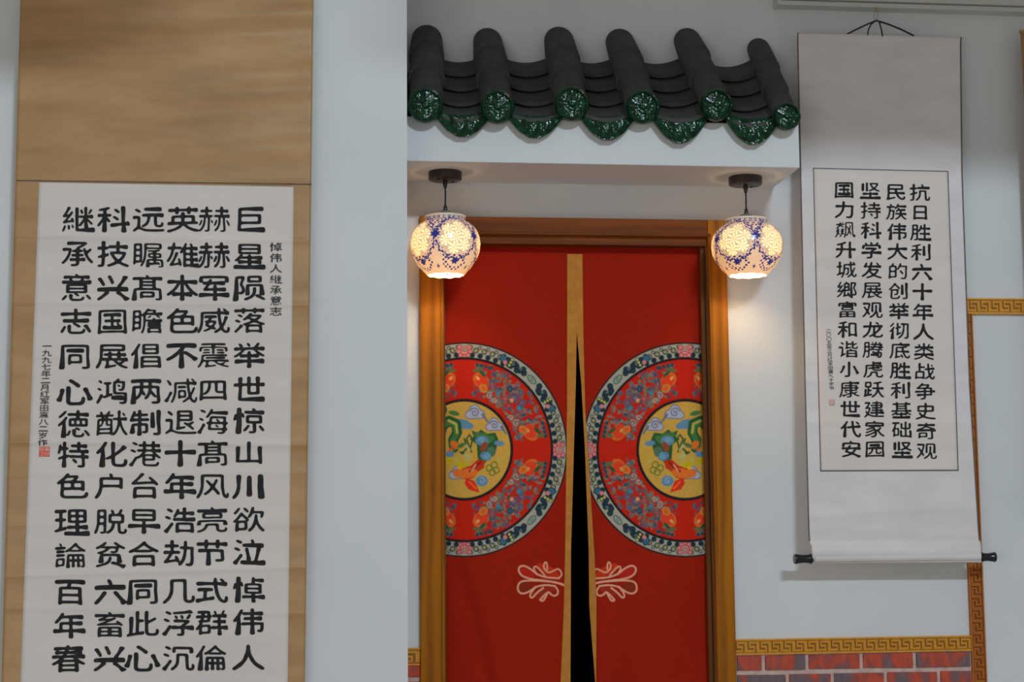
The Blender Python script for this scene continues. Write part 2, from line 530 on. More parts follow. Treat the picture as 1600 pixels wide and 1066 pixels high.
def moulding(name, x0, x1, z0, z1, horizontal, mat, kind='structure'):
    """flat strip with raised lips and a sunk greek key; one part for the strip, one for the key relief"""
    root = empty(name, ((x0 + x1) / 2, 0, (z0 + z1) / 2)); tag(root, kind=kind)
    Wd = (z1 - z0) if horizontal else (x1 - x0)
    Ln = (x1 - x0) if horizontal else (z1 - z0)
    G = np.array([[0, 1, 1, 1, 1, 1, 1, 1],
                  [0, 1, 0, 0, 0, 0, 1, 1],
                  [0, 1, 1, 1, 1, 0, 1, 1],
                  [0, 0, 0, 0, 1, 0, 1, 1],
                  [1, 1, 1, 1, 1, 0, 1, 1]])
    per = 0.0385
    lip = Wd * 0.17
    nu = int(round(Ln / per))
    cw = Ln / (nu * 8)
    R = G.shape[0]
    rh = (Wd - 2 * lip) / R
    # heights on a cell grid across the whole strip (rows: lip, key rows, lip)
    edges_v = [0, lip * 0.55, lip] + [lip + rh * (i + 1) for i in range(R)] + [Wd - lip * 0.55, Wd]
    hts = np.zeros((R + 4, nu * 8)); col = np.ones_like(hts)
    hts[0] = 0.013; hts[-1] = 0.013; hts[1] = 0.0095; hts[-2] = 0.0095
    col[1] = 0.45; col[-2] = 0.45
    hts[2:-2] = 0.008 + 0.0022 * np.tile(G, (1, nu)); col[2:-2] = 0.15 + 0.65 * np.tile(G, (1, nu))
    verts = []; faces = []; vc = []

    def pt(u, v, h):
        # u along, v across from the top (or left)
        if horizontal: return (x0 + u, -h, z1 - v)
        return (x0 + v, -h, z1 - u)

    def quad(a, b, c, d, k):
        n = len(verts); verts.extend([a, b, c, d]); vc.extend([k] * 4); faces.append((n, n + 1, n + 2, n + 3))
    nr, ncl = hts.shape
    for r in range(nr):
        j = 0
        while j < ncl:
            e = j
            while e + 1 < ncl and hts[r, e + 1] == hts[r, j]: e += 1
            u0_, u1_ = j * cw, (e + 1) * cw
            v0_, v1_ = edges_v[r], edges_v[r + 1]
            h = hts[r, j]; k = col[r, j]
            quad(pt(u0_, v0_, h), pt(u0_, v1_, h), pt(u1_, v1_, h), pt(u1_, v0_, h), k)
            if e + 1 < ncl:
                h2 = hts[r, e + 1]
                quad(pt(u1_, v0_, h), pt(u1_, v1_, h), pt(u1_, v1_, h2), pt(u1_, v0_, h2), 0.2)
            j = e + 1
        if r + 1 < nr:
            for j in range(ncl):
                h, h2 = hts[r, j], hts[r + 1, j]
                if h != h2:
                    v1_ = edges_v[r + 1]
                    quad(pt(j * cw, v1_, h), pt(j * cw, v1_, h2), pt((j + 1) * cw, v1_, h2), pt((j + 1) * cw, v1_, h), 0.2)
    # closed sides
    H = 0.013
    for (ua, ub, va, vb) in ((0, Ln, 0, 0), (0, Ln, Wd, Wd), (0, 0, 0, Wd), (Ln, Ln, 0, Wd)):
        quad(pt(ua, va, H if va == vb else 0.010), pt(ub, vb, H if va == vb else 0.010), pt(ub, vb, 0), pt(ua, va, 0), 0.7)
    o = mesh_obj('greek_key_strip', verts, faces, mat, root, False, ((x0 + x1) / 2, -0.006, (z0 + z1) / 2))
    a = o.data.color_attributes.new('print', 'FLOAT_COLOR', 'POINT')
    for i, k in enumerate(vc):
        a.data[i].color = (k, k, k, 1)
    return root


zda = (p1(1152, 1000.5)[2] + p1(1514, 991.8)[2]) / 2
zdb = (p1(1152, 1024.6)[2] + p1(1515, 1015.5)[2]) / 2
vx0 = (p1(1509, 885)[0] + p1(1519.6, 1060)[0]) / 2
vx1 = (p1(1516.5, 497)[0] + p1(1541, 1060)[0]) / 2
moulding('trim_1', cr + 0.001, vx0, zdb, zda, True, M['gold'])
zda2 = p1(650, 1012.5)[2]; zdb2 = p1(650, 1039.5)[2]
moulding('trim_2', xcol + 0.008, cl - 0.001, zdb2, zda2, True, M['gold'])
hz1 = p1(1556, 467)[2]; hz0 = p1(1556, 491.5)[2]
moulding('trim_3', vx0, X_END - 0.01, hz0, hz1, True, M['gold'])
moulding('trim_4', vx0, vx1, 0.002, hz0 - 0.0005, False, M['gold_red'])

# ---------------------------------------------------------------- tiled eave
eave = empty('tiled_eave', ((xcol + xbr) / 2, -0.2, zbt))
tag(eave, 'dark grey clay tile eave with green glazed end caps above the curtained doorway', 'eave')
YE = -0.335          # caps
YW = -0.01           # wall side
caps = [(665, 165, .053), (777, 168, .051), (893, 163, .053), (1004, 168, .052), (1119, 165, .050), (1228.5, 183, .0425)]
tops = [(668, 62), (762, 66), (873, 64), (968, 68), (1074, 66), (1186, 78)]
tubes = []
for (cx, cy, r), (tx, ty) in zip(caps, tops):
    a = p1(cx, cy, YE); b = p1(tx, ty, YW)
    tubes.append((a, b, r))
rt = random.Random(5)


def half_pipe(a, b, r, f0, f1, ra, rb, th=0.011, seg=18, jut=0.0):
    """a barrel tile from fraction f0 (lower) to f1 (upper) of line a-b; rings stay in planes facing the room"""
    d = b - a
    m = MB()
    rings = []
    # vertical-plane section, open below
    for f, rr in ((f0, ra), (f1, rb)):
        c = a + d * f
        out = []; inn = []
        for j in range(seg + 1):
            t = math.radians(-28) + math.radians(236) * j / seg
            out.append(c + np.array([rr * math.cos(t), 0, rr * math.sin(t)]))
            inn.append(c + np.array([(rr - th) * math.cos(t), 0, (rr - th) * math.sin(t)]))
        rings.append(out + inn[::-1])
    m.prism(rings, None)
    return m


for k, (a, b, r) in enumerate(tubes):
    bb = b.copy()
    sp = [0.0, 0.36 + rt.uniform(-.03, .03), 0.71 + rt.uniform(-.03, .03), 1.0]
    for i in range(3):
        aa = np.array([rt.uniform(-.002, .002), 0, rt.uniform(-.002, .002)])
        lo, hi = r * (1.08 if i else 1.0), r * 0.935
        m = half_pipe(a + aa, bb + aa, r, sp[i], min(1.0, sp[i + 1] + 0.05), lo, hi)
        m.build('cover_tile', M['clay'], eave, smooth=True)
    # glazed end cap: a disc with raised rim and a relief flower
    prof = [(0.0001, -0.020), (r * .18, -0.019), (r * .24, -0.012), (r * .5, -0.011), (r * .78, -0.010), (r * .82, -0.018), (r * .93, -0.020), (r * 1.0, -0.015), (r * 1.01, -0.002), (r * .98, 0.012), (0.0001, 0.012)]
    m = MB()
    tilt = 0.0
    n = 48
    for rr, h in prof:
        for j in range(n):
            t = 2 * math.pi * j / n
            hh = h
            if r * .3 < rr < r * .8:
                hh = h - 0.0025 * max(0, math.cos(4 * t)) ** 1
            m.v.append((a[0] + rr * math.cos(t), a[1] + hh - 0.0 * rr * math.sin(t), a[2] + rr * math.sin(t)))
    for i in range(len(prof) - 1):
        for j in range(n):
            p = i * n + j; q = i * n + (j + 1) % n
            m.f.append((p, q, q + n, p + n))
    m.build('end_cap', M['glaze'], eave, smooth=True)

# pan tiles between the barrels
drips = [(723, 184, 217), (836, 186, 219), (949, 187, 222), (1062, 190, 227), (1176, 190, 229)]
for k in range(5):
    (a0, b0, ra), (a1, b1, rb) = tubes[k], tubes[k + 1]
    am = (a0 + a1) / 2; bm_ = (b0 + b1) / 2
    half = (a1[0] - a0[0]) / 2 - 0.018
    low = am + np.array([0, 0.015, -0.050]); high = bm_ + np.array([0, 0, -0.052])
    d = high - low
    sag = 0.030
    rows = [0.0, 0.23, 0.45, 0.67, 0.92]
    for i in range(4):
        f0, f1 = rows[i], min(rows[i + 1] + 0.10, 0.98)
        m = MB(); rings = []
        for f, lift in ((f0, 0.026), (f1, -0.004)):
            c = low + d * f + np.array([rt.uniform(-.002, .002), 0, lift])
            top = []; bot = []
            for j in range(15):
                s_ = -1 + 2 * j / 14
                z = sag * (s_ * s_ - 0.5)
                top.append(c + np.array([half * s_, 0, z + 0.004])); bot.append(c + np.array([half * s_, 0, z - 0.008]))
            rings.append(top + bot[::-1])
        m.prism(rings, None).build('pan_tile', M['clay'], eave, smooth=True)
    # drip tile: glazed tongue with a scalloped lower edge
    px, ya, yb = drips[k]
    c = low + np.array([0, 0.008, 0.0])
    zb = p1(px, yb, c[1] - 0.01)[2]
    xc = p1(px, 200, c[1] - 0.01)[0]
    hw = 0.097
    m = MB(); N = 40; Rr = 8
    fr = []
    for i in range(Rr + 1):
        g = i / Rr
        for j in range(N + 1):
            s_ = -1 + 2 * j / N
            zt_c = p1(px, ya, c[1] - 0.004)[2]
            ztop = zt_c + 0.022 * s_ * s_ + 0.008
            env = max(0.0, 1 - abs(s_) ** 1.75)
            sc = 0.0030 * abs(math.sin(abs(s_) * math.pi * 3.0)) * (1 - abs(s_))
            zlow = ztop - 0.004 - (zt_c - 0.002 - zb) * env - 0.022 * s_ * s_ * env - sc
            z = ztop + (zlow - ztop) * g
            rim = 0.004 if (g > 0.82 or g < 0.12) else 0.0
            rel = 0.0035 * max(0, math.sin(s_ * 14 + math.cos(g * 6) * 1.5)) * (1 if 0.2 < g < 0.8 else 0)
            fr.append((xc + hw * s_, c[1] - 0.004 - rim - rel - 0.010 * g, z))
    nv = len(fr)
    bk = [(x, y0_ + 0.012, z) for (x, y0_, z) in fr]
    m.v = fr + bk
    for i in range(Rr):
        for j in range(N):
            p = i * (N + 1) + j
            m.f.append((p, p + N + 1, p + N + 2, p + 1))
            m.f.append((nv + p, nv + p + 1, nv + p + N + 2, nv + p + N + 1))
    border = [j for j in range(N + 1)] + [i * (N + 1) + N for i in range(1, Rr + 1)] + [Rr * (N + 1) + j for j in range(N - 1, -1, -1)] + [i * (N + 1) for i in range(Rr - 1, 0, -1)]
    for q in range(len(border)):
        p, p2 = border[q], border[(q + 1) % len(border)]
        m.f.append((p, p2, nv + p2, nv + p))
    m.build('drip_tile', M['glaze'], eave, smooth=True)
# mortar bed that carries the tiles on the canopy
al = tubes[0][0]; ar = tubes[-1][0]; bl = tubes[0][1]; br = tubes[-1][1]
m = MB(); rings = []
for x, a, b in ((xcol + 0.001, al, bl), (ar[0] - 0.01, ar, br)):
    xx = x
    rings.append([np.array([xx, -0.002, zbt]), np.array([xx, YB + 0.01, zbt]), np.array([xx, YB + 0.0, a[2] - 0.07]), np.array([xx, -0.002, b[2] - 0.11])])
m.prism(rings, None).build('mortar_bed', M['mortar_bed'], eave)

# ---------------------------------------------------------------- white cable trunking at the top right
ducY = -0.05
dz0 = (p1(1223, 10.6, ducY)[2] + p1(1600, 15.2, ducY)[2]) / 2
dx0 = p1(1219, 8, ducY)[0]
duct = empty('cable_trunking', ((dx0 + X_END) / 2, 0, dz0)); tag(duct, 'white plastic cable trunking along the wall above the grey mounted scroll', 'cable trunking')
MB().box((dx0, ducY, dz0), (X_END - 0.01, 0, dz0 + 0.016)).build('trunking_base', M['plastic'], duct, bevel=0.002)
MB().box((dx0 + 0.004, ducY - 0.012, dz0 + 0.0185), (X_END - 0.01, 0, dz0 + 0.08)).build('trunking_cover', M['plastic'], duct, bevel=0.003)
MB().box((dx0 - 0.010, ducY - 0.006, dz0 - 0.002), (dx0 + 0.003, 0, dz0 + 0.080)).build('end_piece', M['plastic'], duct, bevel=0.002)

# ---------------------------------------------------------------- calligraphy
_gl = {}


def glyph(ch):
    if ch in _gl: return _gl[ch]
    c = bpy.data.curves.new('g', 'FONT'); c.body = ch; c.resolution_u = 3
    o = bpy.data.objects.new('g', c); COL.objects.link(o)
    bpy.context.view_layer.update()
    ev = o.evaluated_get(bpy.context.evaluated_depsgraph_get())
    me = ev.to_mesh()
    bm = bmesh.new(); bm.from_mesh(me)
    bmesh.ops.remove_doubles(bm, verts=bm.verts, dist=1e-5)
    loops = []
    nxt = {}
    for e in bm.edges:
        if len(e.link_faces) == 1:
            l = e.link_loops[0]
            nxt.setdefault(l.vert.index, []).append(l.link_loop_next.vert.index)
    co = {v.index: (v.co.x, v.co.y) for v in bm.verts}
    while nxt:
        s0 = next(iter(nxt)); cur = s0; lp = []
        while True:
            lp.append(co[cur])
            if cur not in nxt: break
            n2 = nxt[cur].pop()
            if not nxt[cur]: del nxt[cur]
            cur = n2
            if cur == s0: break
        if len(lp) > 2: loops.append(np.array(lp))
    bm.free(); ev.to_mesh_clear()
    bpy.data.objects.remove(o); bpy.data.curves.remove(c)
    _gl[ch] = loops
    return loops


def brush(loops, rnd, bold, flare=1.0):
    """turn an even-width outline into a soft brush written one: swelling stroke ends, rounded corners, arched strokes"""
    allp = np.concatenate(loops)
    lo = allp.min(0); hi = allp.max(0); ctr = (lo + hi) / 2; sz = np.maximum(hi - lo, 0.25)
    res = []
    for lp in loops:
        p = lp.copy(); n = len(p)
        q = p.copy()
        for i in range(n):
            j = (i + 1) % n
            e = p[j] - p[i]; L = math.hypot(*e)
            if 0.03 < L < 0.10:
                a = p[i] - p[i - 1]; b = p[(j + 1) % n] - p[j]
                la = math.hypot(*a); lb = math.hypot(*b)
                if la < 0.10 or lb < 0.10: continue
                ca = (a[0] * e[1] - a[1] * e[0]) / (la * L); cb = (e[0] * b[1] - e[1] * b[0]) / (lb * L)
                if ca > 0.6 and cb > 0.6:   # a stroke end (loops run counter-clockwise)
                    mid = (p[i] + p[j]) / 2
                    rel = (mid - ctr) / sz * 2
                    dirv = a / la
                    g = 0.010
                    if rel[1] < -0.3: g += 0.012
                    if abs(rel[0]) > 0.55: g += 0.010
                    if dirv[0] > 0.3 and rel[0] > 0.4: g += 0.012
                    g *= flare
                    q[i] -= e / L * g; q[j] += e / L * g
                    q[i] += dirv * 0.012; q[j] += dirv * 0.012
        # resample
        out = []
        for i in range(n):
            a = q[i]; b = q[(i + 1) % n]
            L = math.hypot(*(b - a)); k = max(1, int(L / 0.035))
            for s_ in range(k):
                out.append(a + (b - a) * s_ / k)
        z = np.array(out)
        # normals and offset
        nr = np.roll(z, -1, 0) - np.roll(z, 1, 0)
        nr = np.stack([nr[:, 1], -nr[:, 0]], 1)
        nr /= (np.linalg.norm(nr, axis=1, keepdims=True) + 1e-9)
        ph = rnd.uniform(0, 6)
        wob = 0.004 * np.sin(z[:, 0] * 17 + ph) * np.cos(z[:, 1] * 13 + ph)
        z = z + nr * (bold + wob[:, None])
        for _ in range(2):
            z = z * 0.5 + (np.roll(z, 1, 0) + np.roll(z, -1, 0)) * 0.25
        # gently arched horizontals, outward swinging feet
        X = (z[:, 0] - ctr[0]); Yv = (z[:, 1] - ctr[1])
        z[:, 1] += 0.05 * (0.25 - X * X) * (1 if sz[0] > 0.5 else 0)
        z[:, 0] += X * 0.16 * np.clip(-Yv, 0, 0.5)
        res.append(z)
    return res


def fill_loops(loops, h):
    """union of the (possibly self-touching) brush outlines as a flat mesh: signed distance on a grid, marching squares"""
    allp = np.concatenate(loops)
    lo = allp.min(0) - 3 * h; hi = allp.max(0) + 3 * h
    nx = int((hi[0] - lo[0]) / h) + 1; ny = int((hi[1] - lo[1]) / h) + 1
    gx = lo[0] + np.arange(nx) * h; gy = lo[1] + np.arange(ny) * h
    X, Y = np.meshgrid(gx, gy)
    wind = np.zeros((ny, nx), int); D = np.full((ny, nx), 9.0)
    for lp in loops:
        A = lp; B = np.roll(lp, -1, 0)
        for (ax, ay), (bx, by) in zip(A, B):
            # winding: rows crossed by the edge
            if ay != by:
                rws = np.nonzero((gy >= min(ay, by)) & (gy < max(ay, by)))[0]
                if len(rws):
                    xc = ax + (gy[rws] - ay) * (bx - ax) / (by - ay)
                    k = np.searchsorted(gx, xc)
                    sgn = 1 if by > ay else -1
                    for r_, kk in zip(rws, k): wind[r_, :kk] += sgn
            # distance in a small window
            m_ = 3 * h
            i0 = max(0, int((min(ax, bx) - m_ - lo[0]) / h)); i1 = min(nx, int((max(ax, bx) + m_ - lo[0]) / h) + 2)
            j0 = max(0, int((min(ay, by) - m_ - lo[1]) / h)); j1 = min(ny, int((max(ay, by) + m_ - lo[1]) / h) + 2)
            Xs = X[j0:j1, i0:i1]; Ys = Y[j0:j1, i0:i1]
            dx, dy = bx - ax, by - ay; L = dx * dx + dy * dy + 1e-12
            t_ = np.clip(((Xs - ax) * dx + (Ys - ay) * dy) / L, 0, 1)
            D[j0:j1, i0:i1] = np.minimum(D[j0:j1, i0:i1], np.hypot(Xs - ax - dx * t_, Ys - ay - dy * t_))
    D = np.minimum(D, 3 * h)
    S = np.where(wind > 0, D, -D)
    S[1:-1] = (S[:-2] + 2 * S[1:-1] + S[2:]) / 4; S[:, 1:-1] = (S[:, :-2] + 2 * S[:, 1:-1] + S[:, 2:]) / 4
    ins = S > 0
    V = []; F_ = []
    cnt = ins[:-1, :-1].astype(int) + ins[1:, :-1] + ins[:-1, 1:] + ins[1:, 1:]
    for j in range(ny - 1):
        i = 0; row = cnt[j]
        nz = np.nonzero(row)[0]
        if len(nz) == 0: continue
        i = nz[0]
        while i < nx - 1:
            if row[i] == 4:
                e = i
                while e + 1 < nx - 1 and row[e + 1] == 4: e += 1
                n = len(V); V += [(gx[i], gy[j]), (gx[e + 1], gy[j]), (gx[e + 1], gy[j + 1]), (gx[i], gy[j + 1])]; F_.append((n, n + 1, n + 2, n + 3))
                i = e + 1; continue
            if row[i]:
                c4 = [(i, j), (i + 1, j), (i + 1, j + 1), (i, j + 1)]
                poly = []
                for q in range(4):
                    (a, b), (c, d) = c4[q], c4[(q + 1) % 4]
                    s0, s1 = S[b, a], S[d, c]
                    if s0 > 0: poly.append((gx[a], gy[b]))
                    if (s0 > 0) != (s1 > 0):
                        f = s0 / (s0 - s1); poly.append((gx[a] + (gx[c] - gx[a]) * f, gy[b] + (gy[d] - gy[b]) * f))
                if len(poly) > 2:
                    n = len(V); V += poly; F_.append(tuple(range(n, n + len(poly))))
            i += 1
    return np.array(V), F_


def bold_for(ch, bold):
    L = sum(np.hypot(*(np.roll(lp, -1, 0) - lp).T).sum() for lp in glyph(ch))
    return float(np.clip(bold * (1.7 - 0.125 * L), -0.011, bold * 1.3))


def write(name, items, depth, mat, parent, seed=1, bold=0.012, flare=1.0):
    """items: (char, px, py, width_px, height_px). One part: all the ink of this text."""
    rnd = random.Random(seed)
    V = []; Fc = []; n = 0
    for ch, cx, cy, W, H in items:
        v, f = fill_loops(brush(glyph(ch), rnd, bold_for(ch, bold) + rnd.uniform(-0.003, 0.004), flare * (0.45 if bold_for(ch, bold) < 0 else 1.0)), max(0.014, min(0.62 / W, 0.03)))
        if len(v) == 0: continue
        gx = v[:, 0] - 0.5; gy = v[:, 1] - 0.38
        sl = rnd.uniform(-0.02, 0.03)
        px = cx + gx * W; py = cy - (gy + gx * sl) * H
        w_ = P(px, py, depth(px, py))
        V.append(w_); Fc += [tuple(i + n for i in q) for q in f]; n += len(v)
    V = np.concatenate(V)
    o = mesh_obj(name, V, Fc, mat, parent, False, V.mean(0))
    return o


def quad_px(c, u, v):
    """bilinear pixel position in the quadrilateral c = (tl, tr, br, bl)"""
    tl, tr, br_, bl_ = [np.array(q, float) for q in c]
    u = u[:, None]; v = v[:, None]
    return (tl * (1 - u) + tr * u) * (1 - v) + (bl_ * (1 - u) + br_ * u) * v


def sheet(name, c, depth, mat, parent, nu=30, nv=120, off=0.0, thick=0.0006):
    u, v = np.meshgrid(np.linspace(0, 1, nu), np.linspace(0, 1, nv))
    q = quad_px(c, u.ravel(), v.ravel())
    d = depth(q[:, 0], q[:, 1]) - off
    pts = P(q[:, 0], q[:, 1], d)
    return grid_mesh(name, pts, nv, nu, mat, parent, thick)


# ---- left scroll
YS1 = YL - 0.058


def crease(py, y0, w, h):
    return h * np.exp(-np.abs(py - y0) / w)


def d_left(px, py, e=0.0):
    px = np.asarray(px, float); py = np.asarray(py, float)
    d = np.zeros_like(px)
    tp = np.clip((300 - py) / 300, 0, 1)
    wav = 0.0028 * np.sin(py / 13 + 0.8 * np.sin(px / 120)) + 0.004 * np.sin(py / 31 + px / 300 + 1) + 0.0025 * np.sin(py / 7.5 + px / 90)
    d += 1.5 * tp ** 0.6 * wav * np.clip((px - 60) / 300, 0.25, 1)
    d += 0.0016 * np.sin(py / 55 + px / 400) + 0.0008 * np.sin(py / 19 + np.sin(px / 60)) * np.clip((py - 300) / 200, 0, 1)
    for y0, h, sl in ((372, .0035, 0.02), (474, .004, 0.01), (558, .002, .0), (693, .0045, .01), (740, .002, -.01), (820, .002, 0), (893, .004, -0.03), (955, .002, .02)):
        d -= crease(py - (px - 250) * sl, y0, 6, h * 1.7)
    return YS1 + d - e


scroll1 = empty('hanging_scroll', tuple(p1(245, 560, YS1)))
tag(scroll1, 'tall brown silk scroll with six columns of large black calligraphy beside the white pillar', 'scroll')
C1 = ((33, -40), (490.5, -40), (476, 1110), (1, 1110))
sheet('silk_mount', C1, d_left, M['brown_silk'], scroll1, 90, 420, 0.0, 0.0010)
PC = ((61, 285), (459, 292), (449, 1112), (30, 1112))
sheet('paper', PC, d_left, M['paper'], scroll1, 60, 300, 0.0016, 0.0005)
# seam of the silk above the paper
sheet('seam_strip', ((26, 281), (487, 287), (487, 289), (26, 283)), d_left, M['edge'], scroll1, 40, 2, 0.0012, 0.0004)

cols1 = ['巨星陨落举世惊山川欲泣悼伟人', '赫赫军威震四海髙风亮节式群倫', '英雄本色不减退十年浩劫几浮沉',
         '远瞩髙瞻倡两制港台早合同此心', '科技兴国展鸿猷化户脱贫六畜兴', '継承意志同心徳特色理論百年春']
topx = [390, 335, 286, 232, 177, 122]; botx = [388, 330, 278, 222, 171, 107]
rowsR = [343, 400, 450, 501, 555, 609, 658, 708, 760, 812, 863, 922, 972, 1028]
rowsL = [343, 397, 450, 503, 557, 613, 663, 711, 760, 816, 868, 926, 978, 1030]
items = []
for k, s_ in enumerate(cols1):
    for i, ch in enumerate(s_):
        f = i / 13
        y = rowsR[i] + (rowsL[i] - rowsR[i]) * k / 5
        x = topx[k] + (botx[k] - topx[k]) * f
        W, H = 52, 43
        if ch in '山四': H = 38; W = 48
        if ch in '川': H = 42
        if ch in '心': H = 46; W = 56
        if ch in '理春': W = 56; H = 46
        if ch in '意徳': H = 46
        items.append((ch, x, y, W, H))
ink1 = lambda px, py: d_left(px, py) - 0.0034
write('calligraphy', items, ink1, M['ink'], scroll1, 3, 0.014, 1.25)
it = [(ch, 431, 386 + i * 16.8, 20, 15) for i, ch in enumerate('悼伟人継承意志')]
write('inscription', it, ink1, M['ink_soft'], scroll1, 5, 0.010, 0.7)
it = [(ch, 73.5 - (i / 14) * 7, 541 + i * 10.75, 15.5, 11) for i, ch in enumerate('一九九七年二月红军田震八二岁作')]
write('signature', it, ink1, M['ink_soft'], scroll1, 5, 0.010, 0.7)
sheet('seal', ((61.5, 698), (77.5, 698), (77.5, 713.5), (61, 713.5)), d_left, M['seal'], scroll1, 8, 8, 0.003, 0.0004)
sm = NT('seal_carving', 0.8, 0.1); sm.base(alb(176, 150, 140))
write('seal_characters', [('田', 65.5, 702, 8, 7.5), ('震', 73.5, 702, 8, 7.5), ('之', 65.5, 709.6, 8, 7.5), ('印', 73.5, 709.6, 8, 7.5)],
      lambda px, py: d_left(px, py) - 0.0042, sm.m, scroll1, 6, 0.004, 0.3)
# rods above and below the picture
for py, nm in ((-46, 'top_rod'), (1113, 'roller')):
    a = p1(30 if py < 0 else -2, py, YS1); b = p1(492 if py < 0 else 478, py, YS1)
    zc = (a[2] + b[2]) / 2
    MB().lathe((a[0], YS1 + 0.006, zc), [(0.0001, 0), (0.012, 0), (0.012, b[0] - a[0]), (0.0001, b[0] - a[0])], 16, 'x').build(nm, M['metal_dark'], scroll1, smooth=True)

# ---- right scroll
YS2 = -0.075


def d_right(px, py, e=0.0):
    px = np.asarray(px, float); py = np.asarray(py, float)
    f = np.clip((py - 50) / 820, 0, 1)
    d = YS2 - 0.035 * f
    d = d + 0.003 * np.sin(py / 60 + px / 260) + 0.0012 * np.sin(py / 21 + px / 140) * np.clip((py - 90) / 200, 0, 1)
    for y0, h, sl in ((310, .002, 0.05), (400, .002, -.03), (596, .003, 0.0), (660, .003, .01), (800, .0035, -.06), (830, .002, .05)):
        d = d - crease(py - (px - 1380) * sl, y0, 8, h)
    # side curl and the bulge where the cloth goes round the roller
    ctr_ = 1373 + (py - 60) * 0.029
    s_ = np.abs(px - ctr_) / (128 + (py - 60) * 0.005)
    d = d + 0.010 * np.clip(s_ - 0.8, 0, 1) ** 1.5 * 10 * 0.1
    g = np.clip((py - 846) / 18, 0, 1.9)
    d = d - 0.020 * np.sin(np.clip(g, 0, 1) * math.pi / 2) + 0.018 * (1 - np.cos(np.clip(g - 1, 0, 1) * math.pi / 2))
    return d - e


scroll2 = empty('hanging_scroll', tuple(p1(1388, 470, YS2)))
tag(scroll2, 'grey silk scroll with four columns of calligraphy and black roller knobs', 'scroll')
# outline columns of the mount (left edge, right edge) by row
rows_y = np.array([51, 62, 262, 600, 830, 846, 853, 881.])
Lx = np.array([1246, 1245.5, 1250, 1257, 1263, 1264, 1268, 1270.])
Rx = np.array([1503, 1502, 1504, 1516, 1530, 1531.5, 1533, 1534.])


def mount2(nu=70, nv=260):
    vv = np.concatenate([np.linspace(51, 840, nv - 40), np.linspace(841, 881, 40)])
    u, y = np.meshgrid(np.linspace(0, 1, nu), vv)
    l = np.interp(y, rows_y, Lx); r = np.interp(y, rows_y, Rx)
    skew = np.interp(y, [51, 300, 881], [7, 4, -1.5])
    return l + (r - l) * u, y + skew * u, nu, nv


px, py, nu, nv = mount2()
grid_mesh('silk_mount', P(px.ravel(), py.ravel(), d_right(px.ravel(), py.ravel())), nv, nu, M['grey_silk'], scroll2, 0.001)
for side in (0, 1):
    vv = np.linspace(51, 846, 200)
    l = np.interp(vv, rows_y, Lx); r = np.interp(vv, rows_y, Rx); sk = np.interp(vv, [51, 300, 881], [7, 4, -1.5])
    x0 = l if side == 0 else r - 1.8
    xs_ = np.stack([x0, x0 + 1.8], 1).ravel(); ys_ = np.repeat(vv + (0 if side == 0 else sk), 2)
    grid_mesh('edge_strip', P(xs_, ys_, d_right(xs_, ys_) - 0.0012), 200, 2, M['edge'], scroll2, 0.0006)  # thin dark strip down each side of the mount
PR = ((1271.5, 263.5), (1480.5, 268.5), (1496.5, 734.5), (1283, 735.5))
PRo = ((1270.5, 262.3), (1481.7, 267.3), (1497.8, 735.8), (1281.8, 736.8))
sheet('paper_border', PRo, d_right, M['ink_soft'], scroll2, 40, 160, 0.0016, 0.0004)
sheet('paper', PR, d_right, M['paper_cream'], scroll2, 40, 160, 0.0024, 0.0004)
cols2 = ['抗日胜利六十年人类战争史奇观', '民族伟大的创举彻底胜利基础坚', '坚持科学发展观龙腾虎跃建家园', '国力飙升城鄉富和谐小康世代安']
tx2 = [1437, 1400, 1360, 1319]; bx2 = [1448, 1410, 1367, 1330]
ty2 = [301, 300, 298, 297]; by2 = [705, 703, 702, 702]
items = []
for k, s_ in enumerate(cols2):
    for i, ch in enumerate(s_):
        f = i / 13
        W, H = 33, 28
        if ch in '日小': W = 30; H = 26
        items.append((ch, tx2[k] + (bx2[k] - tx2[k]) * f, ty2[k] + (by2[k] - ty2[k]) * f, W, H))
ink2 = lambda px, py: d_right(px, py) - 0.0038
write('calligraphy', items, ink2, M['ink'], scroll2, 9, 0.013, 1.2)
it = [(ch, 1294.5 + i * 0.35, 517 + i * 6.4, 8.5, 6.6) for i, ch in enumerate('二〇〇五年三月红军田震九十岁书')]
write('signature', it, ink2, M['ink_soft'], scroll2, 4, 0.004, 0.5)
sheet('seal', ((1295, 624), (1304, 624), (1304.3, 633.5), (1295.3, 633.5)), d_right, M['seal_pale'], scroll2, 6, 6, 0.0036, 0.0004)
# roller knobs
dk = float(d_right(np.array([1400.]), np.array([864.]))[0]) + 0.018
for xa, xb, yy in ((1270, 1241, 873.5), (1531, 1555, 871)):
    a = p1(xa, yy, dk); b = p1(xb, yy, dk)
    L = b[0] - a[0]
    prof = [(0.0001, 0), (.0115, 0), (.014, L * .06), (.0165, L * .10), (.0165, L * .15), (.0135, L * .2), (.0125, L * .5), (.0145, L * .8), (.0165, L * .93), (.015, L * 1.0), (0.0001, L)]
    MB().lathe(a, prof, 28, 'x').build('roller_knob', M['black'], scroll2, smooth=True)
a = p1(1272, 870, dk); b = p1(1530, 870, dk); zc = (a[2] + b[2]) / 2
MB().lathe((a[0], dk + 0.0, zc), [(0.0001, 0), (0.017, 0), (0.017, b[0] - a[0]), (0.0001, b[0] - a[0])], 24, 'x').build('roller', M['grey_silk'], scroll2, smooth=True)
# top rod, hook and hanging ribbons
a = p1(1247, 54, YS2); b = p1(1501, 60, YS2); zc = (a[2] + b[2]) / 2
MB().lathe((a[0], YS2 + 0.006, zc - 0.004), [(0.0001, 0), (0.005, 0), (0.005, b[0] - a[0]), (0.0001, b[0] - a[0])], 12, 'x').build('top_rod', M['grey_silk'], scroll2, smooth=True)


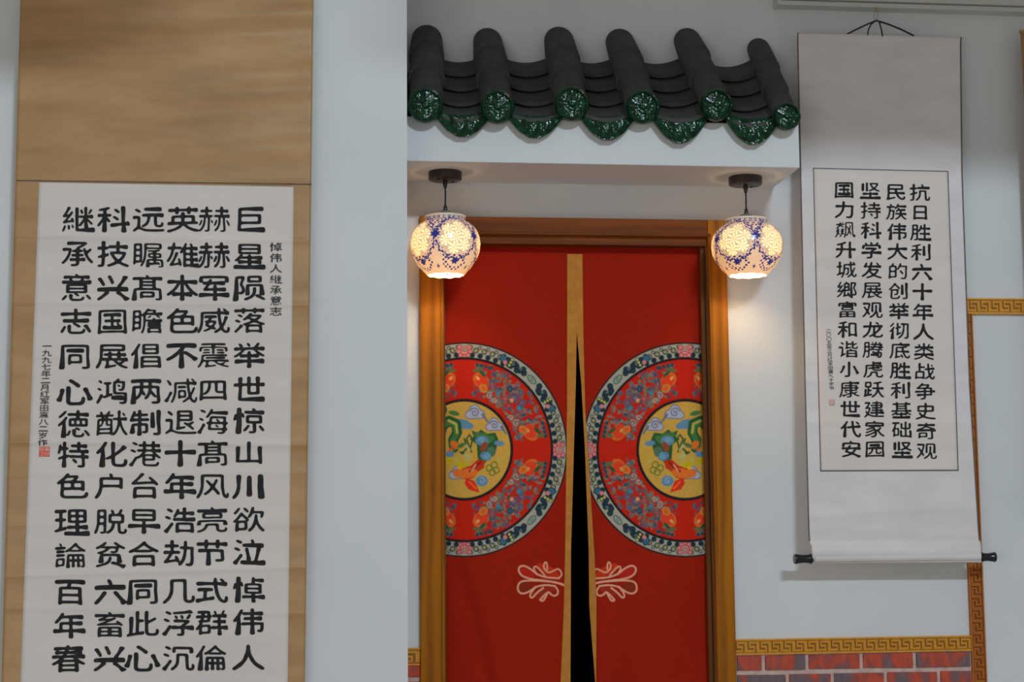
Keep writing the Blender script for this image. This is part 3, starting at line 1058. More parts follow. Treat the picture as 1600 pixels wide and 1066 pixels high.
def line(name, pts, r, mat, parent, flat=1.0, Y=YS2):
    MB().tube([p1(x, y, Y) for x, y in pts], r, 8, flat).build(name, mat, parent, smooth=True)


line('ribbon', [(1322, 54), (1340, 45), (1356, 37.5), (1369, 32)], 0.0026, M['ribbon'], scroll2, 0.4)
line('ribbon', [(1369, 32), (1388, 38), (1408, 46), (1428, 56)], 0.0032, M['ribbon'], scroll2, 0.4)
line('ribbon', [(1369, 32), (1361, 38), (1357, 46), (1355.5, 56)], 0.0022, M['ribbon'], scroll2, 0.4)
line('ribbon', [(1374, 35), (1377, 46), (1379, 57)], 0.0026, M['ribbon'], scroll2, 0.4)
line('thread', [(1369, 32), (1365, 27), (1367, 20), (1369, 15), (1372, 20), (1371, 27), (1369, 32)], 0.0006, M['metal_dark'], scroll2, 1.0, -0.066)
hk = empty('wall_hook', tuple(p1(1369, 13, -0.06))); tag(hk, 'small brass hook under the white trunking that holds the grey scroll', 'hook')
brass = noisy('brass', alb(120, 96, 60), alb(140, 112, 70), 40, 0.35, 0.5)
c = p1(1369, 14, -0.066)
MB().lathe((c[0], c[1], c[2]), [(0.0001, -0.004), (0.003, -0.003), (0.0045, 0.001), (0.003, 0.006), (0.0001, 0.007)], 14, 'z').build('screw_eye', brass, hk, smooth=True)
MB().tube([c + np.array([0, 0, -0.002]), c + np.array([0, -0.003, -0.006]), c + np.array([0, -0.001, -0.010])], 0.0013, 8).build('hook_stem', brass, hk, smooth=True)

# ---- edge of a third scroll at the right border of the picture
YS3 = -0.06
scroll3 = empty('hanging_scroll', tuple(p1(1640, 300, YS3)))
tag(scroll3, 'tan silk scroll on the far right wall of which only the edge shows', 'scroll')
x3 = p1(1595, 60, YS3)[0]; z3 = p1(1597, 49, YS3)[2]
n = 40; zz = np.linspace(z3, z3 - 1.6, n); xx = np.linspace(x3, x3 + 0.45, 12)
gx, gz = np.meshgrid(xx, zz)
pts = np.stack([gx.ravel(), YS3 + 0.003 * np.sin(gz.ravel() * 9), gz.ravel()], 1)
grid_mesh('silk_mount', pts, n, 12, noisy('tan_silk', alb(120, 92, 66), alb(134, 106, 78), 8, 0.6, 0.3, 0.2, 300, 0.001), scroll3, 0.001)
MB().lathe((x3 - 0.002, YS3 + 0.004, z3), [(0.0001, 0), (0.006, 0), (0.006, 0.455), (0.0001, 0.455)], 14, 'x').build('top_rod', brass, scroll3, smooth=True)
MB().lathe((x3 - 0.03, YS3 + 0.002, z3 - 1.6), [(0.0001, 0), (0.012, 0), (0.012, 0.52), (0.0001, 0.52)], 14, 'x').build('roller', M['black'], scroll3, smooth=True)

# ---------------------------------------------------------------- lanterns
CREAM = np.array([0.80, 0.74, 0.66]); BLUE = np.array([0.02, 0.035, 0.33]); LACE = np.array([1.0, 0.98, 0.9])


def shade_print(ph, h, az0):
    """ph azimuth 0 = towards the room, h height 0 (bottom) .. 1 (rim). Returns colour, thinness"""
    n = len(ph)
    col = np.tile(CREAM, (n, 1)); thin = np.zeros(n)
    step = 2 * math.pi / 5
    q = (ph - az0 + step / 2) % step - step / 2          # 0 at a medallion centre
    ctr_h = 0.56
    X = q / 0.50; Y_ = (h - ctr_h) / 0.285
    r = np.hypot(X, Y_)
    t_ = np.arctan2(Y_, X)
    # cut-through lace: rosettes of petals
    med = np.clip((1.0 - r) / 0.05, 0, 1)
    cx_ = np.array([(0, 0)] + [(0.66 * math.cos(a), 0.66 * math.sin(a)) for a in np.arange(6) * math.pi / 3 + 0.3])
    best = np.full(n, 9.0); ang = np.zeros(n)
    for (a, b) in cx_:
        d = np.hypot(X - a, Y_ - b); s_ = d < best
        best = np.where(s_, d, best); ang = np.where(s_, np.arctan2(Y_ - b, X - a), ang)
    pet = (np.cos(ang * 8) > -0.25) & (np.abs(best - 0.24) < 0.10) | ((np.cos(ang * 6) > 0.0) & (np.abs(best - 0.08) < 0.05))
    line_ = np.where(pet, 1.0, 0.05)
    thin = med * line_
    col = col * (1 - med[:, None]) + (LACE * (0.62 + 0.38 * line_[:, None])) * med[:, None]
    # painted vine round each medallion
    vine = np.zeros(n)
    rw = r * (1 + 0.02 * np.cos(18 * t_))
    vine = np.maximum(vine, (np.abs(r - 1.22 - 0.05 * np.sin(t_ * 12)) < 0.034) * 1.0)
    vine = np.maximum(vine, ((np.abs(r - 1.22) < 0.17) & (np.sin(t_ * 22) * np.cos(r * 24) > 0.30)) * 0.95)
    q2 = np.abs(q) - step / 2                              # 0 on the stripe between medallions
    # flower on the stripe, vine above, flower under each medallion
    d = np.hypot(q2 / 0.16, (h - 0.61) / 0.062)
    aa = np.arctan2((h - 0.61) / 0.062, q2 / 0.16)
    vine = np.maximum(vine, (d < 0.86 + 0.2 * np.cos(aa * 7)) * 1.0)
    d = np.hypot(q / 0.15, (h - 0.175) / 0.05)
    aa = np.arctan2((h - 0.175) / 0.05, q / 0.15)
    vine = np.maximum(vine, (d < 0.8 + 0.2 * np.cos(aa * 6)) * 1.0)
    d = np.hypot(q / 0.36, (h - 0.165) / 0.10)
    vine = np.maximum(vine, ((np.abs(d - 1) < 0.25) & (np.sin(q * 34) * np.sin(h * 90) > 0.15)) * 1.0)
    up = (h > 0.68) & (h < 0.90) & (np.abs(q2) < 0.34)
    leaf = np.sin(np.abs(q2) * 40 - h * 36) * np.sin(h * 74 + 1) > 0.22
    vine = np.maximum(vine, (up & leaf) * 0.9)
    band = (h > 0.915) & (h < 0.965) & (np.sin(ph * 17) * np.cos(ph * 41) > 0.05)
    vine = np.maximum(vine, band * 0.8)
    vine = np.maximum(vine, (np.abs(h - 0.905) < 0.008) * 0.7)
    vine *= 1 - med
    star = (np.hypot(q2 / 0.06, (h - 0.10) / 0.02) < 1) | (np.hypot(q2 / 0.02, (h - 0.10) / 0.04) < 1)
    vine = np.maximum(vine, star * 0.9)
    col = col * (1 - vine[:, None]) + BLUE * vine[:, None]
    thin = np.where(vine > 0.3, 0.0, thin)
    return col, thin


t = NT('painted_porcelain', 0.22, 0.5)
a = t.n('ShaderNodeAttribute', attribute_name='print')
t.link(a.outputs['Color'], t.b.inputs['Base Color'])
tr = t.n('ShaderNodeBsdfTranslucent')
t2 = t.n('ShaderNodeAttribute', attribute_name='thin')
mu = t.n('ShaderNodeMix', data_type='RGBA', blend_type='MULTIPLY'); mu.inputs[0].default_value = 1.0
t.link(a.outputs['Color'], mu.inputs[6]); mu.inputs[7].default_value = (1.0, 0.78, 0.50, 1)
t.link(mu.outputs[2], tr.inputs['Color'])
mr = t.n('ShaderNodeMapRange'); t.link(t2.outputs['Fac'], mr.inputs['Value']); mr.inputs['To Min'].default_value = 0.085; mr.inputs['To Max'].default_value = 0.30
mxs = t.n('ShaderNodeMixShader'); t.link(mr.outputs[0], mxs.inputs[0]); t.link(t.b.outputs[0], mxs.inputs[1]); t.link(tr.outputs[0], mxs.inputs[2])
t.link(mxs.outputs[0], t.t.nodes['Material Output'].inputs['Surface'])
M['porcelain'] = t.m
t = NT('glowing_bulb', 0.4, 0.4)
t.b.inputs['Emission Color'].default_value = (1.0, 0.80, 0.52, 1); t.b.inputs['Emission Strength'].default_value = 14
t.base((1, 0.9, 0.7, 1))
M['bulb'] = t.m
M['cap_metal'] = noisy('grey_metal_cap', (0.18, 0.18, 0.17, 1), (0.24, 0.24, 0.23, 1), 20, 0.4, 0.5)

SHADE = [(0.515, 0.0), (0.55, 0.02), (0.62, 0.06), (0.76, 0.15), (0.90, 0.28), (0.975, 0.40), (1.0, 0.52), (0.985, 0.62), (0.93, 0.72), (0.83, 0.81),
         (0.70, 0.875), (0.60, 0.905), (0.565, 0.925), (0.57, 0.95), (0.59, 0.98), (0.585, 1.0), (0.55, 1.0)]


def lantern(px_plate, py_plate, px_c, py_top, py_bot, rad_px, az0, label):
    # centre on the soffit from the plate, measured at the soffit height
    d = fwd * F + RT * (px_plate - 800) - UP * (py_plate - 533)
    tt = (zs - CAM[2]) / d[2]
    c = CAM + d * tt
    Yc = c[1]
    root = empty('pendant_lamp', (c[0], Yc, zs))
    tag(root, label, 'lamp', 'porcelain pendant lamps under the canopy')
    s_ = np.dot(c - CAM, fwd) / F       # metres per pixel there
    top = p1(px_c, py_top, Yc); bot = p1(px_c, py_bot, Yc)
    R = rad_px * s_
    xc, yc = c[0], Yc
    zt, zb = top[2], bot[2]
    H = zt - zb
    # ceiling plate
    MB().lathe((xc, yc, zs), [(0.0001, 0), (26 * s_, 0), (26.3 * s_, -0.003), (26 * s_, -0.024), (24.5 * s_, -0.026), (0.0001, -0.026)], 48).build('ceiling_plate', M['metal_dark'], root, smooth=True)
    for q in (0.7, 3.9):
        MB().lathe((xc + 0.034 * math.cos(q), yc + 0.034 * math.sin(q), zs - 0.026), [(0.0001, 0), (0.003, 0), (0.003, -0.003), (0.0001, -0.004)], 10).build('screw', M['black'], root, smooth=True)
    zc = zs - 0.026
    MB().lathe((xc, yc, zc), [(0.0001, 0), (.0070, 0), (.0072, -0.012), (.0060, -0.020), (.0040, -0.026), (0.0001, -0.027)], 16).build('cord_grip', M['black'], root, smooth=True)
    zk = zt + 0.032
    MB().lathe((xc, yc, zk), [(0.0001, 0.006), (.0036, 0.004), (.0062, -0.006), (.0072, -0.014), (.0050, -0.020), (0.0001, -0.021)], 16).build('cord_grip', M['black'], root, smooth=True)
    MB().tube([(xc, yc, zc - 0.02), (xc + 0.0006, yc, (zc + zk) / 2), (xc, yc, zk)], 0.0027, 10).build('cord', M['black'], root, smooth=True)
    rr = R * 0.50
    MB().lathe((xc, yc, zt), [(rr * 1.0, -0.002), (rr * .98, 0.001), (rr * .55, 0.003), (rr * .48, 0.008), (rr * .30, 0.015), (rr * .12, 0.019), (0.0001, 0.020)], 36).build('shade_cap', M['cap_metal'], root, smooth=True)
    for q in range(3):
        a_ = q * 2.094 + 0.6
        MB().tube([(xc, yc, zt - 0.004), (xc + R * .57 * math.cos(a_), yc + R * .57 * math.sin(a_), zt - 0.004)], 0.0022, 8).build('cap_arm', M['cap_metal'], root, smooth=True)
    # porcelain shade: one dense lathe carrying the painted pattern
    NA, NH = 520, 200
    hs = np.linspace(0, 1, NH)
    ph_ = np.linspace(-math.pi, math.pi, NA)
    pr = np.array(SHADE)
    # arc-length sampling of the profile
    seg = np.hypot(np.diff(pr[:, 0]) * R, np.diff(pr[:, 1]) * H); cum = np.concatenate([[0], np.cumsum(seg)]) / seg.sum()
    rr_ = np.interp(hs, cum, pr[:, 0]); zz_ = np.interp(hs, cum, pr[:, 1])
    for _ in range(6):
        rr_[1:-1] = (rr_[:-2] + rr_[1:-1] * 2 + rr_[2:]) / 4
    A, Hh = np.meshgrid(ph_, np.arange(NH)); 
    rad = rr_[Hh]; hz = zz_[Hh]
    hzf = hz.copy()
    scal = np.where(hz < 0.06, 0.003 * np.cos(A * 10) * (0.06 - hz) / 0.06, 0)
    X = xc + R * rad * np.sin(A); Yp = yc - R * rad * np.cos(A); Z = zb + H * hz + scal * H * 2
    pts = np.stack([X.ravel(), Yp.ravel(), Z.ravel()], 1)
    view = math.atan2(xc - CAM[0], yc - CAM[1])   # azimuth of the line of sight
    colr, thin = shade_print(A.ravel() + view, hz.ravel(), math.radians(az0))
    o = grid_mesh('lamp_shade', pts, NH, NA, M['porcelain'], root, 0.0, colr, True, (xc, yc, (zt + zb) / 2))
    at = o.data.attributes.new('thin', 'FLOAT', 'POINT'); at.data.foreach_set('value', thin.astype(np.float32))
    # bulb with its screw base
    zbulb = zb + H * 0.50
    MB().lathe((xc, yc, zbulb), [(0.0001, -0.026), (0.012, -0.023), (0.021, -0.012), (0.024, 0.0), (0.021, 0.013), (0.014, 0.026), (0.012, 0.036)], 24).build('bulb', M['bulb'], root, smooth=True)
    MB().lathe((xc, yc, zbulb), [(0.012, 0.036), (0.016, 0.037), (0.017, 0.06), (0.012, zt - zbulb), (0.0001, zt - zbulb)], 20).build('bulb_socket', M['cap_metal'], root, smooth=True)
    l = bpy.data.lights.new('bulb_light', 'POINT'); l.energy = 2.3; l.color = (1.0, 0.64, 0.30); l.shadow_soft_size = 0.028
    lo = bpy.data.objects.new('bulb_light', l); COL.objects.link(lo); lo.parent = root
    lo.location = (0, 0, zbulb - 0.032 - zs)
    return root


lantern(695.5, 269, 697, 338, 430.5, 54.5, 19, 'round blue and white porcelain pendant lamp next to the white pillar')
lantern(1164.5, 277, 1168, 343, 431, 55.5, -21, 'round blue and white porcelain pendant lamp next to the grey scroll')

# ---------------------------------------------------------------- curtain
def L3(r, g, b, k=2.0):
    return np.array([s2l(r) * k, s2l(g) * k, s2l(b) * k])


class Paint:
    """paints soft-edged shapes into vertex colours at design coordinates (x right, y up)"""
    def __init__(s, x, y, col, aa):
        s.x = x; s.y = y; s.c = col; s.aa = aa

    def put(s, a, c):
        a = np.clip(a, 0, 1)[:, None]
        s.c[:] = s.c * (1 - a) + c * a

    def sd(s, d, c):
        s.put(0.5 - d / s.aa, c)

    def circ(s, cx, cy, r, c):
        s.sd(np.hypot(s.x - cx, s.y - cy) - r, c)

    def ring(s, cx, cy, r, w_, c):
        s.sd(np.abs(np.hypot(s.x - cx, s.y - cy) - r) - w_, c)

    def ell(s, cx, cy, a, b, ang, c):
        ca, sa = math.cos(ang), math.sin(ang)
        X = (s.x - cx) * ca + (s.y - cy) * sa; Y = -(s.x - cx) * sa + (s.y - cy) * ca
        s.sd((np.hypot(X / a, Y / b) - 1) * min(a, b), c)

    def stroke(s, pts, w_, c):
        pts = np.array(pts, float)
        d = np.full(len(s.x), 9.0)
        n = len(pts) - 1
        for i in range(n):
            a, b = pts[i], pts[i + 1]
            ab = b - a; L = (ab ** 2).sum() + 1e-12
            t_ = np.clip(((s.x - a[0]) * ab[0] + (s.y - a[1]) * ab[1]) / L, 0, 1)
            dd = np.hypot(s.x - a[0] - ab[0] * t_, s.y - a[1] - ab[1] * t_)
            ww = w_ if not hasattr(w_, '__len__') else w_[0] + (w_[1] - w_[0]) * (i + t_) / n
            d = np.minimum(d, dd - ww)
        s.sd(d, c)

    def spiral(s, cx, cy, r, a0, turns, w_, c, sgn=1):
        pts = [(cx + r * (1 - q) * math.cos(a0 + sgn * q * turns * 6.283), cy + r * (1 - q) * math.sin(a0 + sgn * q * turns * 6.283)) for q in np.linspace(0, 0.9, 14)]
        s.stroke(pts, w_, c)

    def poly(s, pts, c):
        pts = np.array(pts, float); n = len(pts)
        ins = np.zeros(len(s.x), bool); d = np.full(len(s.x), 9.0)
        for i in range(n):
            a, b = pts[i], pts[(i + 1) % n]
            cond = ((a[1] > s.y) != (b[1] > s.y)) & (s.x < (b[0] - a[0]) * (s.y - a[1]) / (b[1] - a[1] + 1e-12) + a[0])
            ins ^= cond
            ab = b - a; t_ = np.clip(((s.x - a[0]) * ab[0] + (s.y - a[1]) * ab[1]) / ((ab ** 2).sum() + 1e-12), 0, 1)
            d = np.minimum(d, np.hypot(s.x - a[0] - ab[0] * t_, s.y - a[1] - ab[1] * t_))
        s.sd(np.where(ins, -d, d), c)


RED = L3(126, 22, 5); RED2 = L3(160, 28, 12); YEL = L3(166, 130, 56); DK = L3(32, 22, 26); WHT = L3(136, 133, 120)
TEAL = L3(28, 50, 58); GRN = L3(58, 96, 50); GRN2 = L3(34, 72, 40); GREY = L3(104, 100, 92); BLU = L3(78, 112, 134); PNK = L3(176, 100, 98)
ORG = L3(186, 92, 34); LGR = L3(150, 144, 68); SLATE = L3(82, 66, 84); CLD = L3(140, 142, 154); TAN = L3(146, 96, 46); CREAMC = L3(186, 132, 106)
LIME = L3(160, 140, 20)


def flower(p, cx, cy, r, ang, flat=1.0):
    for k in range(7):
        a = ang + math.pi * (k / 6 - 0.5) * 1.35
        p.circ(cx + r * .78 * math.cos(a), cy + r * .78 * math.sin(a), r * .34, DK)
        p.circ(cx + r * .78 * math.cos(a), cy + r * .78 * math.sin(a), r * .28, PNK)
    p.circ(cx, cy, r * .55, DK); p.circ(cx, cy, r * .50, PNK * 1.15)
    p.ell(cx - r * .05 * math.cos(ang), cy - r * .05 * math.sin(ang), r * .34, r * .24, ang + math.pi / 2, DK)
    p.ell(cx - r * .05 * math.cos(ang), cy - r * .05 * math.sin(ang), r * .27, r * .17, ang + math.pi / 2, WHT)


def medallion(x, y, col, aa):
    """x outward to the fabric's inner edge is negative; unit = outer radius"""
    rr = np.hypot(x, y)
    use = rr < 1.01
    X = x[use]; Y = y[use]; c = col[use].copy(); r = rr[use]
    p = Paint(X, Y, c, aa)
    p.circ(0, 0, 1.0, DK); p.circ(0, 0, 0.985, WHT)
    # outer band: mirrored in both axes
    ax, ay = np.abs(X), np.abs(Y)
    b = Paint(ax, ay, c, aa)
    at = lambda rad, deg: (rad * math.cos(math.radians(deg)), rad * math.sin(math.radians(deg)))
    rn = random.Random(21)
    for d0 in range(0, 26, 5):
        for base in (d0, 90 - d0):
            q = at(0.885, base); b.circ(q[0], q[1], 0.026, TEAL * .7)
            q = at(0.93, base + (2 if base < 45 else -2)); b.ring(q[0], q[1], 0.022, 0.005, DK); b.ring(q[0], q[1], 0.010, 0.005, L3(110, 118, 66))
            q = at(0.958, base + (4 if base < 45 else -4)); b.ring(q[0], q[1], 0.014, 0.004, DK)
    for deg, kk in ((33, 1), (57, 1)):
        for k in range(9):
            a_ = deg + (k - 4) * 1.5
            q = at(0.918 + 0.022 * math.sin(k * 1.7), a_)
            b.circ(q[0], q[1], 0.030, DK * .8); b.circ(q[0], q[1], 0.024, TEAL)
        for k in (-2.6, 2.2):
            q = at(0.93, deg + k); b.spiral(q[0], q[1], 0.018, 0.5 * k, 1.2, 0.003, L3(96, 112, 112))
    q = at(0.925, 45)
    b.ell(q[0], q[1], 0.055, 0.030, math.radians(45 + 90), DK); b.ell(q[0], q[1], 0.048, 0.023, math.radians(135), L3(108, 130, 118))
    b.circ(q[0], q[1], 0.016, WHT); b.ring(q[0], q[1], 0.012, 0.003, GRN2)
    for deg in (24.5, 66):
        q = at(0.93, deg); b.circ(q[0], q[1], 0.038, DK); b.circ(q[0], q[1], 0.031, L3(44, 84, 106)); 
        q = at(0.905, deg + (2 if deg < 45 else -2)); b.circ(q[0], q[1], 0.020, PNK)
        for k in range(3):
            q = at(0.90 + 0.03 * k, deg + (5 if deg < 45 else -5)); b.circ(q[0], q[1], 0.018, DK); b.circ(q[0], q[1], 0.013, L3(150, 148, 84))
    for ang, pos in ((0, at(0.925, 0)), (90, at(0.925, 90))):
        flower(b, pos[0], pos[1], 0.072, math.radians(ang + 180))
    # inner dark ring and red field
    p.circ(0, 0, 0.862, DK); p.circ(0, 0, 0.838, RED2)
    # field ornament, mirrored in both axes
    fx = Paint(ax, ay, c, aa)
    rn = random.Random(4)
    keep = (ax ** 2 + ay ** 2) > 0.49 ** 2
    before = c.copy()
    for k in range(330):
        a_ = rn.uniform(8, 82); rad = rn.uniform(0.52, 0.82)
        mid = abs(a_ - 45)
        if mid > 26 and rn.random() < 0.6 and 0.57 < rad < 0.76: continue
        if (a_ < 9 or a_ > 81) and rad < 0.74: continue
        q = at(rad, a_); rd = rn.uniform(0.009, 0.026)
        cc = rn.choice([GREY, TEAL * 1.5, SLATE, L3(72, 92, 78), L3(58, 84, 92), L3(104, 96, 72)])
        if rn.random() < 0.5:
            fx.ell(q[0], q[1], rd, rd * .5, rn.uniform(0, 3.14), cc)
        else:
            fx.spiral(q[0], q[1], rd * 1.1, rn.uniform(0, 6), 1.1, 0.0055, cc, rn.choice((-1, 1)))
    # blossom cluster on the diagonal
    for (rad, a_, rd, cc) in ((.68, 45, .050, SLATE), (.62, 50, .036, L3(128, 60, 56)), (.71, 38, .038, SLATE), (.72, 52, .034, TEAL * 1.5), (.66, 36, .028, L3(44, 96, 116)),
                              (.62, 58, .026, L3(44, 96, 116)), (.65, 45, .022, L3(176, 110, 70)), (.76, 44, .030, L3(78, 70, 86))):
        q = at(rad, a_)
        for k in range(5):
            fx.circ(q[0] + rd * .6 * math.cos(k * 1.257), q[1] + rd * .6 * math.sin(k * 1.257), rd * .42, cc)
        fx.circ(q[0], q[1], rd * .35, cc * 1.5 + 0.02)
    # peaches near the axes
    for a_, tw in ((76, 1), (14, -1)):
        q = at(0.665, a_)
        ang = math.radians(a_ + tw * 60)
        fx.ell(q[0], q[1], 0.085, 0.066, ang, L3(176, 84, 34)); fx.ell(q[0] + 0.010 * tw, q[1] - 0.010 * tw, 0.070, 0.056, ang, L3(182, 52, 26)); fx.ell(q[0] - .03, q[1] + .02, 0.022, 0.014, ang, L3(188, 130, 74))
        q2 = at(0.60, a_ - tw * 4); fx.ell(q2[0], q2[1], 0.046, 0.036, ang, L3(166, 106, 44)); fx.ell(q2[0], q2[1], 0.028, 0.022, ang, L3(176, 76, 30))
        q3 = at(0.73, a_ - tw * 0); fx.ell(q3[0], q3[1], 0.045, 0.016, ang, GRN2); q3 = at(0.755, a_ + tw * 4); fx.ell(q3[0], q3[1], 0.05, 0.016, ang + 1, L3(76, 88, 56))
        q4 = at(0.56, a_ - tw * 12); fx.spiral(q4[0], q4[1], 0.035, 1, 1.3, 0.007, L3(142, 118, 104)); q4 = at(0.54, a_ - tw * 19); fx.spiral(q4[0], q4[1], 0.03, 3, 1.2, 0.007, L3(150, 120, 106), -1)
        q5 = at(0.79, a_ + tw * 2)
        for k in range(4):
            q5 = at(0.80, a_ + tw * (k * 3 - 4)); fx.circ(q5[0], q5[1], 0.018, TEAL * 1.3)
    # centre
    p.circ(0, 0, 0.475, DK); p.circ(0, 0, 0.447, YEL)
    # clouds
    def cloud(cx, cy, sc, flip=1):
        for (dx, dy, rd) in ((0, 0, .06), (.05, -.015, .042), (-.045, -.02, .04), (.0, .035, .04)):
            p.ell(cx + dx * sc * flip, cy + dy * sc, rd * sc + 0.008, rd * sc * .85 + 0.008, 0, L3(84, 84, 112))
        for (dx, dy, rd) in ((0, 0, .06), (.05, -.015, .042), (-.045, -.02, .04), (.0, .035, .04)):
            p.ell(cx + dx * sc * flip, cy + dy * sc, rd * sc, rd * sc * .85, 0, CLD)
        p.spiral(cx, cy, 0.05 * sc, 0.3, 1.7, 0.005, L3(84, 84, 112))
        p.stroke([(cx + .08 * sc * flip, cy - .02 * sc), (cx + .13 * sc * flip, cy - .09 * sc), (cx + .10 * sc * flip, cy - .05 * sc)], (0.014, 0.003), L3(90, 92, 110))
    cloud(-0.10, 0.345, 1.0, -1); cloud(-0.29, 0.23, 0.9, -1); cloud(0.07, -0.22, 0.9, -1)
    cloud(0.25, 0.30, 0.9)
    # long green creature upper right, pale belly, blue clouds
    p.ell(0.02, 0.24, 0.085, 0.045, 0.15, BLU); p.ell(-0.05, 0.22, 0.04, 0.03, 0, BLU)
    arc = [(0.24, 0.12), (0.21, 0.22), (0.15, 0.27), (0.08, 0.24), (0.07, 0.16), (0.11, 0.09), (0.10, 0.02)]
    p.stroke(arc, 0.048, GRN2); p.stroke([(q[0] + .006, q[1] - .01) for q in arc], 0.026, GRN); p.stroke(arc[2:5], 0.012, LGR)
    p.ell(0.10, 0.34, 0.055, 0.022, 0.2, GRN); p.ell(0.20, 0.36, 0.03, 0.05, 0.3, GRN2)
    p.ell(0.09, 0.045, 0.05, 0.032, 0.6, ORG); p.ell(0.03, 0.04, 0.04, 0.02, -0.4, GRN); p.stroke([(0.0, 0.10), (-0.03, 0.02), (0.02, -0.03)], 0.009, GRN2)
    p.ell(0.02, -0.03, 0.03, 0.012, 0.4, GRN2); p.circ(0.13, 0.0, 0.02, L3(190, 70, 20)); p.ell(0.16, -0.10, 0.05, 0.03, 0.3, LIME); p.ell(0.14, -0.04, 0.04, 0.03, 0, BLU)
    # leafy green bird with flame coloured plumage lower left
    p.poly([(-.33, .10), (-.30, .16), (-.22, .15), (-.16, .19), (-.13, .16), (-.07, .18), (-.09, .12), (-.05, .10), (-.12, .05), (-.13, -.08), (-.19, -.14), (-.25, -.06), (-.31, .00)], GRN2)
    p.ell(-.17, .13, .08, .03, .2, GRN); p.ell(-.24, .09, .06, .03, -.6, GRN); p.ell(-.26, -.02, .045, .05, .4, L3(66, 92, 70))
    p.ell(-.17, .085, .065, .045, 0, BLU); p.spiral(-.17, .085, .03, 0, 1.3, .005, L3(100, 140, 160))
    p.ell(-.34, .06, .05, .025, .1, BLU); p.ell(-.21, -.06, .055, .04, .3, BLU); p.spiral(-.21, -.06, .03, 2, 1.2, .005, L3(100, 140, 160))
    p.ell(-.19, .03, .03, .05, .5, L3(120, 60, 40))
    p.stroke([(-.06, .02), (-.08, .10), (-.05, .14), (-.02, .10), (-.05, .03), (-.07, -.02)], .008, GRN2)
    p.stroke([(-.05, .0), (-.02, .04)], .012, L3(150, 140, 90)); p.ell(-.03, -.06, .04, .02, .4, L3(150, 146, 96))
    p.poly([(-.20, -.10), (-.13, -.09), (-.06, -.15), (.0, -.16), (.08, -.19), (.05, -.25), (-.02, -.28), (-.09, -.26), (-.14, -.20), (-.19, -.17)], L3(160, 44, 20))
    p.ell(-.03, -.22, .10, .045, -.15, ORG); p.ell(.06, -.22, .05, .04, .2, ORG)
    p.stroke([(-.16, -.11), (-.10, -.17), (-.05, -.20)], .010, L3(120, 26, 24)); p.stroke([(-.11, -.14), (-.07, -.20)], .008, L3(180, 120, 100))
    p.ell(.03, -.14, .055, .030, .2, LIME); p.ell(-.02, -.10, .03, .015, .7, LGR); p.ell(.07, -.09, .02, .035, .3, LGR); p.circ(.04, -.17, .018, L3(196, 140, 20))
    p.poly([(-.02, -.26), (-.10, -.29), (-.15, -.40), (-.04, -.37), (.0, -.31)], L3(178, 40, 20)); p.stroke([(-.11, -.36), (-.05, -.30)], .006, L3(210, 90, 50))
    for q in ((-.24, -.17), (-.29, -.14), (-.27, -.21), (-.31, -.19)):
        p.ring(q[0], q[1], .028, .006, L3(90, 100, 36))
    p.ell(-.17, -.29, .06, .05, 0, BLU); p.spiral(-.17, -.29, .035, 1, 1.2, .006, L3(120, 130, 160))
    p.ell(-.34, -.10, .02, .02, 0, LGR)
    col[use] = c


def knot(p, mir):
    """ribbon knot print, drawn for the left panel around (0,0) = cloth edge; x negative into the cloth"""
    def st(pts, w_, c):
        # smooth the control points
        q = np.array(pts, float)
        for _ in range(3):
            n_ = np.empty((len(q) * 2 - 2, 2)); n_[0::2] = q[:-1] * .75 + q[1:] * .25; n_[1::2] = q[:-1] * .25 + q[1:] * .75
            q = np.concatenate([[q[0]], n_, [q[-1]]])
        p.stroke(q, w_, c)
    up = [(-8, 2), (-30, -4), (-52, -10), (-72, -8), (-84, 3), (-82, 17), (-70, 18), (-60, 10), (-40, 2), (-14, -1)]
    dn = [(-8, 0), (-30, 3), (-52, 4), (-72, 4), (-86, -2), (-85, -18), (-72, -21), (-60, -14), (-48, -6), (-26, -6)]
    up = [(-5, -6), (-24, 0), (-46, 3), (-66, 5), (-80, 11), (-84, 22), (-76, 27), (-64, 21), (-54, 12), (-38, 7), (-20, 6)]
    dn = [(-5, -8), (-24, 0), (-46, 2), (-66, 3), (-82, 1), (-85, -12), (-78, -19), (-66, -15), (-56, -7), (-40, -4), (-26, -6)]
    p.ell(-70, 15, 14, 7, -.5, L3(150, 30, 18)); p.ell(-74, -8, 11, 8, .1, L3(110, 34, 18)); p.ell(-36, 18, 20, 7, -.5, L3(160, 42, 18)); p.ell(-40, -14, 16, 6, .3, L3(130, 36, 18))
    W = 1.35
    st(up, W, CREAMC); st(dn, W, CREAMC)
    st([(-20, 6), (-14, 12), (-20, 22), (-28, 18), (-36, 14), (-44, 22), (-42, 32), (-38, 30), (-38, 20)], W * .9, CREAMC)
    st([(-54, 12), (-60, 22), (-56, 26), (-46, 16), (-40, 8)], W * .9, CREAMC)
    st([(-26, -6), (-20, -14), (-24, -22), (-32, -20), (-36, -14), (-46, -24), (-50, -28), (-44, -30), (-38, -18)], W, CREAMC)
    st([(-56, -7), (-66, -20), (-62, -26), (-54, -16), (-44, -9)], W, CREAMC)


def edge_fn(side):
    if side == 'L':
        return lambda y: np.interp(y, [378, 515, 600, 860, 1110], [901, 901, 899.5, 892, 891])
    return lambda y: np.interp(y, [378, 515, 600, 700, 860, 950, 1066, 1110], [901.3, 901.3, 908.5, 914, 920, 921, 930, 934])


